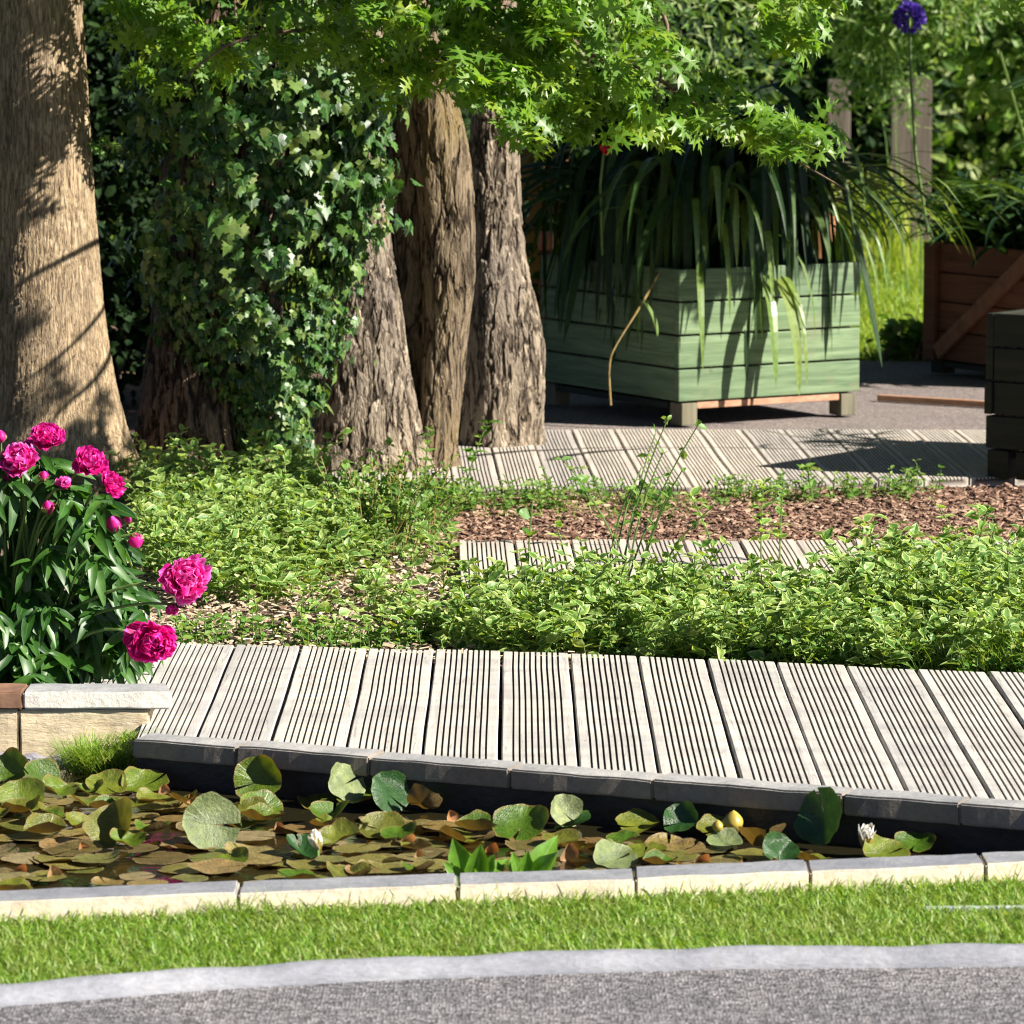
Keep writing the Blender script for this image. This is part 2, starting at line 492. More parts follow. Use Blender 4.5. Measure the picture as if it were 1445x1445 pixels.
M['strap_lit'] = leaf_mat('strap_leaf_bright', [(.06, .12, .02), (.11, .19, .035), (.17, .23, .05)], .4, .35, (1.7, 1.5, .6))  # lit copy of the strap leaf, sunlight painted in as paler green
M['shrub_pale'] = leaf_mat('greygreen_leaf', [(.05, .11, .02), (.11, .20, .04), (.20, .28, .08), (.32, .37, .20)], .55, .35, spec=.3)
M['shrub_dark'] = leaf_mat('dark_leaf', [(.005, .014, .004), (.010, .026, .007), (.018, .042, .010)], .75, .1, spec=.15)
M['hedge'] = leaf_mat('hedge_leaf', [(.06, .12, .02), (.13, .22, .04), (.24, .31, .09), (.36, .38, .22)], .55, .4, spec=.2)
M['reed'] = leaf_mat('yellow_reed', [(.16, .24, .02), (.26, .33, .03), (.38, .38, .06)], .5, .4)
M['pad'] = pad_mat('lily_pad_green', [(.05, .12, .010), (.08, .15, .012), (.14, .17, .018), (.11, .12, .018)], (.15, .17, .04), (.20, .15, .04), .26, .25, under=(.13, .09, .035))
M['pad_pale'] = pad_mat('lily_pad_pale', [(.15, .20, .085), (.20, .24, .11)], (.26, .28, .12), (.24, .26, .12), .36, .15, vs=.8)
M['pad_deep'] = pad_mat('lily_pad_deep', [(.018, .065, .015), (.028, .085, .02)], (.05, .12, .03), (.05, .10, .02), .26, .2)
M['pad_brown'] = pad_mat('lily_pad_brown', [(.20, .12, .045), (.20, .18, .05), (.10, .12, .02), (.30, .25, .14), (.09, .07, .022), (.22, .20, .07), (.24, .15, .065)], (.20, .15, .08), (.25, .18, .10), .30, .1, (1.4, 1.0, .5), spots=(.055, .03, .015))
M['pad_orange'] = leaf_mat('faded_leaf_orange', [(.42, .18, .06), (.50, .30, .16)], .5, .3, (1.3, .9, .5), obj=True)
M['white_petal'] = leaf_mat('white_petal', [(.80, .78, .74), (.86, .85, .80)], .5, .25, (1, 1, 1))
M['lily_bud'] = leaf_mat('lily_bud', [(.34, .32, .05), (.40, .26, .05)], .4, .1)
M['marginal'] = leaf_mat('marginal_leaf', [(.10, .25, .02), (.16, .33, .035)], .35, .4, (1.5, 1.4, .4), vein=(.2, .36, .08))
M['green_paint'] = wood_mat('green_paint', [(.045, .078, .036), (.115, .175, .09), (.205, .275, .16)], (3, 3, 46), .6, None, .0012, dirt=(.15, .15, .085), per='Island')
M['red_wood'] = wood_mat('red_brown_wood', [(.07, .028, .013), (.13, .052, .024), (.19, .08, .038)], (3, 3, 46), .7, None, .0012, per='Island')
M['black_wood'] = wood_mat('dark_stained_wood', [(.008, .009, .006), (.018, .020, .012), (.032, .03, .018)], (3, 3, 46), .7, None, .0015, per='Island')
M['foot'] = wood_mat('pallet_wood', [(.08, .08, .05), (.14, .13, .085), (.20, .18, .125)], (40, 40, 3), .8, None, .001)
M['rail'] = wood_mat('pallet_rail', [(.24, .12, .07), (.36, .20, .125), (.46, .29, .20)], (3, 40, 40), .8, None, .001)
M['fence'] = wood_mat('silver_fence', [(.065, .05, .038), (.12, .097, .078), (.19, .16, .135)], (30, 30, 2), .8, None, .001, per='Island')
M['terracotta'] = plain_mat('terracotta', (.26, .11, .045), .8, .3, 15, .004)
M['brick'] = plain_mat('brown_slab', (.19, .10, .06), .8, .35, 18, .004)
M['brace'] = wood_mat('brace_wood', [(.14, .06, .03), (.22, .10, .05), (.30, .15, .08)], (20, 20, 20), .7, None, .001)
M['red_post'] = plain_mat('red_paint', (.16, .03, .02), .6, .3, 20)
M['coral'] = plain_mat('coral_cap', (.62, .20, .10), .6, .2, 20)
M['red_bloom'] = leaf_mat('scarlet_petal', [(.62, .006, .02), (.75, .02, .05)], .5, .3, (1.2, .8, .8))
M['purple'] = leaf_mat('violet_petal', [(.07, .035, .30), (.13, .06, .45), (.20, .12, .55)], .5, .3, (1, 1, 1.2))
M['edging'] = plain_mat('pale_edging', (.30, .34, .31), .6, .15, 30)
M['chips'] = leaf_mat('bark_chip', [(.055, .026, .016), (.12, .058, .036), (.19, .10, .065), (.28, .17, .115), (.42, .29, .21)], .85, 0)
M['litter'] = leaf_mat('pale_litter', [(.25, .17, .11), (.42, .33, .22), (.55, .46, .33), (.15, .09, .05)], .8, 0)
mw, tw, pw, ow = new_mat('pond_water')
pw.inputs['Base Color'].default_value = (.016, .014, .006, 1); pw.inputs['Roughness'].default_value = .04
bump(tw, pw, noise_n(tw, coords(tw, (1, 2.5, 1)), 14, 2), .25, .004)
M['water'] = mw

# ------------------------------------------------------------------ leaf shapes (Y = length, Z = upper face)


def blade(ws, ts, droop=0.2, fold=0.15, wave=0.0, ph=0.0):
    """leaf from half widths ws at lengths ts"""
    V, A, f = [], [], []
    for i, (t, q) in enumerate(zip(ts, ws)):
        z = -droop * t * t
        wv = wave * math.sin(i * 2.1 + ph)
        V += [(-q, t, z + fold * q + wv * q), (0, t, z), (q, t, z + fold * q - wv * q)]
        A += [1, 0, 1]
    for i in range(len(ts) - 1):
        a = 3 * i
        f += [[a, a + 1, a + 4, a + 3], [a + 1, a + 2, a + 5, a + 4]]
    return np.array(V), f, np.array(A, float)


def lobed(half, droop=.25, curl=.2, mids=None):
    """leaf from a half outline: list of lobes, each [notch, tip, ..., notch]"""
    V, A, f, idx = [], [], [], {}

    def vid(x, y):
        k = (round(x, 4), round(y, 4))
        if k not in idx:
            idx[k] = len(V)
            V.append((x, y, -droop * y * y - curl * x * x)); A.append(min(1, abs(x) * 2.2))
        return idx[k]
    for s in (1, -1):
        for lo in half:
            pts = [(0, lo[0][1])] + [(s * x, y) for x, y in lo] + [(0, lo[-1][1])]
            ids = []
            for x, y in pts:
                q = vid(x, y)
                if not ids or ids[-1] != q: ids.append(q)
            if ids[0] == ids[-1]: ids.pop()
            f.append(ids if s > 0 else ids[::-1])
    return np.array(V), f, np.array(A)


oak_half = [[(.012, .0), (.012, .14)], [(.012, .14), (.14, .05), (.30, -.02), (.22, .10), (.29, .15), (.13, .19), (.045, .33)],
            [(.045, .33), (.24, .36), (.50, .28), (.38, .41), (.54, .50), (.30, .50), (.19, .48), (.045, .60)],
            [(.045, .60), (.18, .68), (.38, .68), (.25, .76), (.31, .89), (.14, .80), (.035, .82)], [(.035, .82), (.13, .96), (.05, .93), (.0, 1.1)]]
OAK = [lobed(oak_half, d, c) for d, c in ((.3, .5), (.05, .2), (.55, .9), (-.15, .5))]
ivy_half = [[(.0, .12), (.20, -.06), (.34, .0), (.52, .16), (.30, .36)], [(.30, .36), (.40, .55), (.18, .66), (.0, 1.0)]]
IVY = [lobed(ivy_half, d, c) for d, c in ((.25, .4), (.05, .15), (.5, .6))]
tt5 = [0, .18, .42, .7, 1.0]
COVER = [blade([.03, .27, .33, .2, .01], tt5, d, fo, wv, ph) for d, fo, wv, ph in ((.25, .3, .1, 0), (.5, .45, .15, 1), (.05, .2, .1, 2), (-.2, .35, .15, 3))]
LANCE = [blade([.02, .075, .115, .135, .12, .075, .004], [0, .14, .3, .48, .66, .84, 1.0], d, fo, wv, ph) for d, fo, wv, ph in ((.3, .4, .1, 0), (.55, .55, .15, 1), (.1, .3, .1, 2), (.8, .4, .1, 3))]
SMALL = [blade([.03, .3, .28, .01], [0, .3, .65, 1.0], d, .3) for d in (.2, .5, -.1)]
NARROW = [blade([.03, .10, .12, .01], [0, .3, .65, 1.0], d, .3) for d in (.2, .5, -.1)]
GRASS = []
for b in (.15, .4, .7, 1.0):
    GRASS.append((np.array([(-.5, 0, 0), (.5, 0, 0), (-.42, .4, .16 * b * .4), (.42, .4, .16 * b * .4), (-.25, .75, .55 * b * .75 * .75), (.25, .75, .55 * b * .75 * .75), (0, 1 - .12 * b, b * .75)]),
                  [[0, 1, 3, 2], [2, 3, 5, 4], [4, 5, 6]], np.array([0, 0, .4, .4, .7, .7, 1.])))
CHIP = [(np.array([(-.5, -.25, 0), (.45, -.3, .05), (.5, .2, 0), (-.42, .28, .04), (-.45, -.2, .12), (.42, -.22, .16), (.44, .16, .12), (-.38, .2, .15)]),
         [[4, 5, 6, 7], [0, 1, 5, 4], [1, 2, 6, 5], [2, 3, 7, 6], [3, 0, 4, 7]], np.zeros(8)),
        (np.array([(-.5, -.12, 0), (.5, -.1, .03), (.4, .14, 0), (-.45, .1, .05), (-.4, -.08, .1), (.42, -.07, .12), (.36, .1, .1), (-.4, .07, .12)]),
         [[4, 5, 6, 7], [0, 1, 5, 4], [1, 2, 6, 5], [2, 3, 7, 6], [3, 0, 4, 7]], np.zeros(8))]


def inpoly(px, py, poly):
    px = np.asarray(px); py = np.asarray(py); r = np.zeros(px.shape, bool); n = len(poly)
    for i in range(n):
        x1, y1 = poly[i]; x2, y2 = poly[(i + 1) % n]
        c = ((y1 > py) != (y2 > py)) & (px < (x2 - x1) * (py - y1) / ((y2 - y1) + 1e-12) + x1)
        r ^= c
    return r


def sample_poly(poly, n):
    poly = np.asarray(poly, float); lo, hi = poly.min(0), poly.max(0); out = np.zeros((0, 2))
    while len(out) < n:
        q = lo + (hi - lo) * rng.random((n * 2, 2))
        out = np.concatenate([out, q[inpoly(q[:, 0], q[:, 1], poly)]])
    return out[:n]


def gpoly(pts, z=0.0):
    return [tuple(G(x, y, z)[:2]) for x, y in pts]


def fnoise(x, y, s=1.0, seed=0.0):
    return np.array([mnoise.noise(Vector((float(a) * s, float(b) * s, seed))) for a, b in zip(x, y)])


def sheet(name, poly, z, mat, kind='structure'):
    g = Geo(); g.add([(x, y, z) for x, y in poly], [list(range(len(poly)))])
    return tag(g.build(name, mat), kind=kind)


# ------------------------------------------------------------------ ground
sheet('ground', [(-400, -60), (400, -60), (400, 900), (-400, 900)], -0.20, M['turf'])
# garden soil bed behind the pond and between the boardwalks
g = Geo()
nx, ny = 90, 130
xs = np.linspace(-3.4, 4.4, nx); ys = np.linspace(8.75, 16.6, ny)
XX, YY = np.meshgrid(xs, ys)
ZZ = -.034 + .012 * np.array([mnoise.noise(Vector((a * 2.3, b * 2.3, 3))) for a, b in zip(XX.ravel(), YY.ravel())]).reshape(XX.shape)
V = np.stack([XX, YY, ZZ], -1).reshape(-1, 3)
g.add(V, [[j * nx + i, j * nx + i + 1, (j + 1) * nx + i + 1, (j + 1) * nx + i] for j in range(ny - 1) for i in range(nx - 1)])
tag(g.build('soil', M['soil'], smooth=True), kind='structure')

# front road
kerb_top = [(-260, 1408), (0, 1385), (150, 1374), (300, 1362), (500, 1351), (700, 1343), (1000, 1334), (1445, 1330), (1700, 1329)]
KZ = -.012
kx = np.array([G(a, b, KZ)[0] for a, b in kerb_top]); ky = np.array([G(a, b, KZ)[1] for a, b in kerb_top])


def kerb_y(x): return np.interp(x, kx, ky)


sheet('road', [(-60, -40), (60, -40), (60, 6.5), (2.6, kerb_y(2.6) - .05)] + [(x, float(kerb_y(x)) - .012) for x in np.linspace(2.4, -1.2, 60)] + [(-60, 5.9)], -.040, M['asphalt'])
# kerb: rounded concrete edging, swept along the curve, slightly wavy
g = Geo()
n = 210
xs = np.linspace(-1.15, 2.4, n)
prof = [(-.050, -.10), (-.050, -.040), (-.046, -.022), (-.036, -.009), (-.022, -.002), (-.010, .0), (0, -.004), (.004, -.012), (.004, -.10)]
V = []
for x in xs:
    wob = .0022 * math.sin(x * 19) + .0012 * math.sin(x * 37 + 1)
    for a, b in prof:
        V.append((x, kerb_y(x) + a + wob * .5, KZ + b + (wob * .7 if b > -.05 else 0)))
k = len(prof)
g.add(V, [[i * k + j, i * k + j + 1, (i + 1) * k + j + 1, (i + 1) * k + j] for i in range(n - 1) for j in range(k - 1)])
tag(g.build('kerb', M['kerb'], smooth=True), kind='structure')

# near pond edging line (front top edge of the coping)
near_front = [(-300, 1291), (0, 1274), (300, 1262), (640, 1248), (897, 1240), (1143, 1229), (1390, 1218), (1700, 1204)]
nfx = np.array([G(a, b, 0)[0] for a, b in near_front]); nfy = np.array([G(a, b, 0)[1] for a, b in near_front])


def near_y(x): return np.interp(x, nfx, nfy)


LZ = -.048
poly = [(x, float(kerb_y(x)) - .004) for x in np.linspace(-1.1, 2.4, 60)] + [(x, float(near_y(x)) + .03) for x in np.linspace(2.4, -1.1, 60)]
sheet('lawn', poly, LZ, M['turf'])
g = Geo()
N = 80000
x = rng.uniform(-1.05, 1.75, N); u = rng.random(N)
y = kerb_y(x) + .004 + (near_y(x) - kerb_y(x) - .006) * u
T = np.stack([x, y, np.full(N, LZ)], 1)
pat = np.repeat(fnoise(x[::20], y[::20], 5, 1), 20)[:N]
hgt = rng.uniform(.020, .040, N) * (1 + .2 * pat)
hgt[u > .93] *= 1.25
az = rng.uniform(0, 2 * math.pi, N)
d = norm(np.stack([np.cos(az) * .55, np.sin(az) * .55, np.ones(N)], 1) + rng.normal(0, .15, (N, 3)))
nrm = np.stack([np.cos(az), np.sin(az), np.zeros(N)], 1) + rng.normal(0, .4, (N, 3))
scatter(g, GRASS, d, nrm, hgt, T, .0030 / hgt * rng.uniform(.7, 1.3, N))
# some taller wisps against the coping
N = 260
x = rng.uniform(-1.0, 1.1, N); x = np.where(rng.random(N) < .5, x, G(345, 1270, 0)[0] + rng.normal(0, .04, N)); y = near_y(x) - rng.uniform(.004, .03, N)
hgt = rng.uniform(.04, .075, N); az = rng.uniform(0, 6.28, N)
d = norm(np.stack([np.cos(az) * .7, np.sin(az) * .3, np.ones(N)], 1))
scatter(g, GRASS, d, np.stack([np.cos(az), np.sin(az), az * 0], 1), hgt, np.stack([x, y, np.full(N, LZ)], 1), .0022 / hgt)
tag(g.build('grass', M['grass']), 'fresh short mown grass between kerb and pond', 'grass', kind='stuff')
g = Geo()
a = G(1305, 1284, LZ + .014); b = G(1520, 1282, LZ + .014)
g.box(((a + b) / 2), [norm(b - a), norm(np.cross([0, 0, 1], b - a)), [0, 0, 1]], (np.linalg.norm(b - a), .012, .012))
tag(g.build('edging_strip', M['edging'], bevel=.003), 'thin pale edging strip half sunk in the lawn at right', 'edging strip')

# ------------------------------------------------------------------ stones


def stone(name, pts, z0, z1, mat, parent, amp=.003, cuts=9, zo=None):
    """irregular slab on a plan quad"""
    bm = bmesh.new()
    vs = [bm.verts.new((p[0], p[1], z0)) for p in pts] + [bm.verts.new((p[0], p[1], z1)) for p in pts]
    for q in ([0, 3, 2, 1], [4, 5, 6, 7], [0, 1, 5, 4], [1, 2, 6, 5], [2, 3, 7, 6], [3, 0, 4, 7]):
        bm.faces.new([vs[i] for i in q])
    bmesh.ops.bevel(bm, geom=bm.edges[:], offset=.0035, segments=2, affect='EDGES')
    le = [e for e in bm.edges if e.calc_length() > .05]
    bmesh.ops.subdivide_edges(bm, edges=le, cuts=cuts, use_grid_fill=True)
    sd = random.random() * 50
    for v in bm.verts:
        c = v.co
        q = Vector((c.x * 14, c.y * 14, c.z * 30 + sd))
        v.co = c + Vector((mnoise.noise(q), mnoise.noise(q + Vector((9, 3, 1))), .7 * mnoise.noise(q * 1.3 + Vector((2, 7, 5))))) * amp + \
            Vector((0, mnoise.noise(q * 3), 0)) * amp * .5
    off = Vector(parent.location) if parent else Vector()
    for v in bm.verts: v.co -= off
    me = bpy.data.meshes.new(name); bm.normal_update(); bm.to_mesh(me); bm.free()
    me.materials.append(mat)
    o = bpy.data.objects.new(name, me); COL.objects.link(o)
    if parent: o.parent = parent
    return o


WZ = -.078
e = empty('pond_edging', (0, float(near_y(0)), 0), 'low cream stone edging with slate top between lawn and pond', 'pond edging')
joints = [-320, -30, 335, 645, 897, 1143, 1390, 1640, 1890, 2140, 2400]
jx = [G(a, np.interp(a, [p[0] for p in near_front], [p[1] for p in near_front]), 0)[0] for a in joints]
for i in range(len(jx) - 1):
    a, b = jx[i] + .0015, jx[i + 1] - .0015
    dz = random.uniform(-.002, .002)
    stone('coping_stone', [(a, near_y(a)), (b, near_y(b)), (b, near_y(b) + .095), (a, near_y(a) + .095)], -.052, dz, M['near_slab'], e, .0025)
g = Geo()
for i in range(30):
    pass
xs = np.linspace(-1.3, 2.2, 30)
V = []
for x in xs: V += [(x, near_y(x) + .012, -.3), (x, near_y(x) + .012, -.053), (x, near_y(x) + .10, -.053), (x, near_y(x) + .10, -.3)]
g.add(V, [[i * 4 + j, i * 4 + j + 1, (i + 1) * 4 + j + 1, (i + 1) * 4 + j] for i in range(29) for j in range(3)])
g.build('edging_base', M['basin'], e)

# far pond edging, along the deck
fa, fb = G(186, 1041, .02), G(1445, 1141, .02)
fd = norm((fb - fa)[:2]); fn = np.array([-fd[1], fd[0]])   # fn points away from the camera (towards the deck)
if fn[1] < 0: fn = -fn


def far_pt(s, q): return fa[:2] + fd * s + fn * q


def far_at_x(px):   # distance along the edging for a photo x
    lo, hi = -1, 4
    for _ in range(40):
        m = (lo + hi) / 2; p = far_pt(m, 0)
        if CX + F * p[0] / p[1] < px: lo = m
        else: hi = m
    return lo


e = empty('pond_edging', (float(fa[0]), float(fa[1]), 0), 'dark slate edging stones along the boardwalk side of the pond', 'pond edging')
fj = [0.0] + [far_at_x(q) for q in (327, 518, 719, 924, 1197, 1365, 1600, 1800, 2000)]
for i in range(len(fj) - 1):
    a, b = fj[i] + .001, fj[i + 1] - .001
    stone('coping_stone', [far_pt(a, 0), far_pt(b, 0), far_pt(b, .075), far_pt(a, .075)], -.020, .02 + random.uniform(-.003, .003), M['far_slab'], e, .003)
g = Geo()
p = [far_pt(0, .022), far_pt(fj[-1], .022)]
g.add([(p[0][0], p[0][1], -.3), (p[1][0], p[1][1], -.3), (p[1][0], p[1][1], -.021), (p[0][0], p[0][1], -.021),
       (p[0][0] + fn[0] * .05, p[0][1] + fn[1] * .05, -.3), (p[1][0] + fn[0] * .05, p[1][1] + fn[1] * .05, -.3), (p[1][0] + fn[0] * .05, p[1][1] + fn[1] * .05, -.021), (p[0][0] + fn[0] * .05, p[0][1] + fn[1] * .05, -.021)],
      [[0, 1, 2, 3], [5, 4, 7, 6], [3, 2, 6, 7], [0, 3, 7, 4], [1, 5, 6, 2]])
g.build('edging_base', M['basin'], e)

# peony wall at left
WY = float(G(0, 1074, WZ)[1])
def wx(px): return (px - CX) * WY / F
top_z = float(PD(100, 978, WY - .02)[2]); mid_z = float(PD(100, 1000, WY)[2])
e = empty('garden_wall', (wx(60), WY, WZ), 'low cream rendered wall with pale coping slabs under the peony', 'garden wall')
wj = [-260, -120, 17, 205]
for i in range(3):
    stone('wall_block', [(wx(wj[i]) + .001, WY), (wx(wj[i + 1]) - .001, WY), (wx(wj[i + 1]) - .001, WY + .09), (wx(wj[i]) + .001, WY + .09)], WZ - .05, mid_z - .003, M['wall'], e, .003)
cj = [-260, -120, 24, 238]
for i in range(3):
    o = stone('coping_slab', [(wx(cj[i]) + .001, WY - .007), (wx(cj[i + 1]) - .001, WY - .007), (wx(cj[i + 1]) - .02 * (i == 2) - .001, WY + .10), (wx(cj[i]) + .001, WY + .10)], mid_z, top_z, M['wall_slab'] if i == 2 else M['brick'], e, .0025)
    if i < 2: tag(o, 'reddish brown coping slab')
# liner ledge at the wall foot and pond floor/water
sheet('pond_floor', [(-1.6, 6.9), (2.4, 6.9), (2.4, 8.9), (-1.6, 8.9)], -.19, M['basin'])
ax0 = far_pt(0, .03); ax1 = far_pt(fj[-1], .03)
wl = [(-1.3, float(near_y(-1.3)) + .05)] + [(x, float(near_y(x)) + .05) for x in np.linspace(-1.1, 1.3, 20)] + [tuple(far_pt(far_at_x(1560), .02)), tuple(ax0), (wx(205), WY + .005), (-1.3, WY + .005)]
sheet('pond_water', wl, WZ, M['water'])
g = Geo()
N = 26
V = []
for i in range(N):
    x = -1.25 + i * (wx(150) + 1.25) / (N - 1)
    wv = .006 * math.sin(i * 1.7)
    V += [(x, WY - .005, WZ + .014 + wv), (x, WY - .045 + wv, WZ + .010 + wv * .5), (x, WY - .06 + wv, WZ - .02)]
g.add(V, [[i * 3 + j, i * 3 + j + 1, (i + 1) * 3 + j + 1, (i + 1) * 3 + j] for i in range(N - 1) for j in range(2)])
tag(g.build('pond_liner', plain_mat('grey_liner', (.20, .20, .23), .4, .3, 20), smooth=True), 'crumpled grey liner edge at the foot of the cream wall', 'pond liner')

# ------------------------------------------------------------------ boardwalks


def deck_board(x0, wd, y0f, y1f, mat, parent, skew=0.0, ng=9, zt=0.0, th=.028, yref=0.0, seg=7):
    """one grooved board; the long axis runs along +y (sheared by skew)"""
    m = wd * .115; pit = (wd - 2 * m) / ng; gw = .0046
    prof = [(0, -th, 0), (0, -.003, 0), (.0025, 0, 0)]
    for i in range(ng):
        c = m + pit * (i + .5)
        prof += [(c - gw / 2, 0, 0), (c - gw / 2 + .0007, -.008, 1), (c + gw / 2 - .0007, -.008, 1), (c + gw / 2, 0, 0)]
    prof += [(wd - .0025, 0, 0), (wd, -.003, 0), (wd, -th, 0)]
    sd = random.random() * 90
    V, A = [], []
    tl = random.uniform(-.0015, .0015); dz = random.uniform(-.0015, .0015)
    for j in range(seg + 1):
        t = j / seg
        for a, b, at in prof:
            x = x0 + a
            y = y0f(x) * (1 - t) + y1f(x) * t
            wob = .0022 * mnoise.noise(Vector((sd, y * 2.2, 0)))
            V.append((x + (y - yref) * skew + wob, y, zt + b + dz + tl * (a / wd - .5) + .001 * mnoise.noise(Vector((sd, y * 3, 4))))); A.append(at)
    k = len(prof)
    f = [[j * k + i, j * k + i + 1, (j + 1) * k + i + 1, (j + 1) * k + i] for j in range(seg) for i in range(k - 1)]
    f += [list(range(k)), [seg * k + i for i in range(k)][::-1]]
    g = Geo(); g.add(V, f, A)
    # groove bottoms painted dark for the shade inside: face pairs keep their own attribute values
    return g.build('deck_board', mat, parent)


deck = empty('boardwalk', (0, 8.8, 0)); tag(deck, kind='structure')
bk = [(-200, 900), (245, 906), (520, 915), (709, 919), (898, 925), (1092, 934), (1293, 944), (1445, 950), (1700, 962)]
bx = np.array([G(a, b)[0] for a, b in bk]); by = np.array([G(a, b)[1] for a, b in bk])
PW = .1515
x0 = (708 - CX) * 9.47 / F


def front_y(x):
    if x < fa[0] - .0: return WY + .102
    s = (x - fa[0] - fn[0] * .077) / fd[0]
    return fa[1] + fd[1] * s + fn[1] * .077


for k in range(-10, 14):
    a = x0 + k * PW + .0028
    o = deck_board(a, PW - .0056 - random.uniform(0, .002), front_y, lambda x: float(np.interp(x, bx, by)), M['deck'], deck)
deck2 = empty('boardwalk', (.3, 10.8, 0)); tag(deck2, kind='structure')
x2 = (648 - CX) * 11.3 / F
for k in range(0, 18):
    a = x2 + k * .1515 + .003
    deck_board(a, .1455, lambda x: 10.25, lambda x: float(G(800, 762)[1]), M['deck_far'], deck2, -.018, yref=11)
deck3 = empty('boardwalk', (.5, 13.3, 0)); tag(deck3, kind='structure')
x3 = (990 - CX) * 14.1 / F
yb = float(G(1000, 606)[1])
f3 = [(300, 698), (700, 690), (1000, 688), (1400, 672), (1700, 664)]
f3x = [G(a, b)[0] for a, b in f3]; f3y = [G(a, b)[1] for a, b in f3]
for k in range(-13, 15):
    a = x3 + k * .1425 + .003
    deck_board(a, .1365, lambda x: float(np.interp(x, f3x, f3y)), lambda x: yb, M['deck_far'], deck3, -.034, yref=14.1)

# gravel path and lawn behind
sheet('path', [(-.4, yb + .004), (3.6, yb + .004), (3.6, 16.9), (-.4, 16.9)], -.012, M['path'])
lw = [(-6, 17.0), (7, 17.0), (9, 24.5), (-8, 24.5)]
g = Geo()
nx, ny = 60, 40
XX, YY = np.meshgrid(np.linspace(-9, 10, nx), np.linspace(16.95, 26, ny))
ZZ = -.03 + .10 * np.clip((YY - 17.5) / 5, 0, 1) + .02 * np.sin(XX * 1.3 + YY)
ZZ = np.where(YY < 17.0, -.03, ZZ)
g.add(np.stack([XX, YY, ZZ], -1).reshape(-1, 3), [[j * nx + i, j * nx + i + 1, (j + 1) * nx + i + 1, (j + 1) * nx + i] for j in range(ny - 1) for i in range(nx - 1)])
tag(g.build('lawn', M['grass_far'], smooth=True), kind='structure')
g = Geo()
N = 26000
x = np.concatenate([rng.uniform(1.0, 2.9, N - 4000), rng.uniform(-.2, 1.0, 4000)]); y = 17.0 + 7.5 * rng.random(N) ** 1.3
z = -.03 + .10 * np.clip((y - 17.5) / 5, 0, 1) + .02 * np.sin(x * 1.3 + y)
hgt = rng.uniform(.03, .06, N); az = rng.uniform(0, 6.28, N)
d = norm(np.stack([np.cos(az) * .5, np.sin(az) * .5, np.ones(N)], 1))
scatter(g, GRASS, d, np.stack([np.cos(az), np.sin(az), az * 0], 1), hgt, np.stack([x, y, z], 1), .006 / hgt)
tag(g.build('grass', M['grass_far']), 'sunlit lawn grass behind the planters', 'grass', kind='stuff')
# thin plank lying on the gravel path
g = Geo()
a, b = G(1240, 562), G(1420, 573)
g.box((a + b) / 2 + [0, 0, .003], [norm(b - a), norm(np.cross([0, 0, 1], b - a)), [0, 0, 1]], (np.linalg.norm(b - a), .03, .022))
tag(g.build('plank', M['rail'], bevel=.003), 'thin wooden plank set across the gravel path', 'plank')

# ------------------------------------------------------------------ wood chips
bedA = gpoly([(600, 688), (1445, 678), (1800, 668), (1800, 764), (560, 764)])
bedB = gpoly([(150, 700), (600, 700), (700, 860), (900, 930), (700, 922), (230, 908), (150, 880)])


def chips(name, poly, n, s0, s1, mat, label, z=-.026):
    g = Geo(); q = sample_poly(poly, n)
    az = rng.uniform(0, 6.28, n)
    d = np.stack([np.cos(az), np.sin(az), rng.normal(0, .25, n)], 1)
    nn = np.stack([rng.normal(0, .3, n), rng.normal(0, .3, n), np.ones(n)], 1)
    scatter(g, CHIP, np.cross(nn, d), nn, rng.uniform(s0, s1, n), np.stack([q[:, 0], q[:, 1], z + rng.uniform(-.003, .014, n)], 1))
    return tag(g.build(name, mat), label, 'wood chips', kind='stuff')


chips('wood_chips', bedA, 19000, .010, .029, M['chips'], 'reddish brown bark chips between the two far boardwalks')
chips('wood_chips', bedB, 6500, .010, .030, M['litter'], 'pale dry bark litter behind the near boardwalk')

# ------------------------------------------------------------------ trees


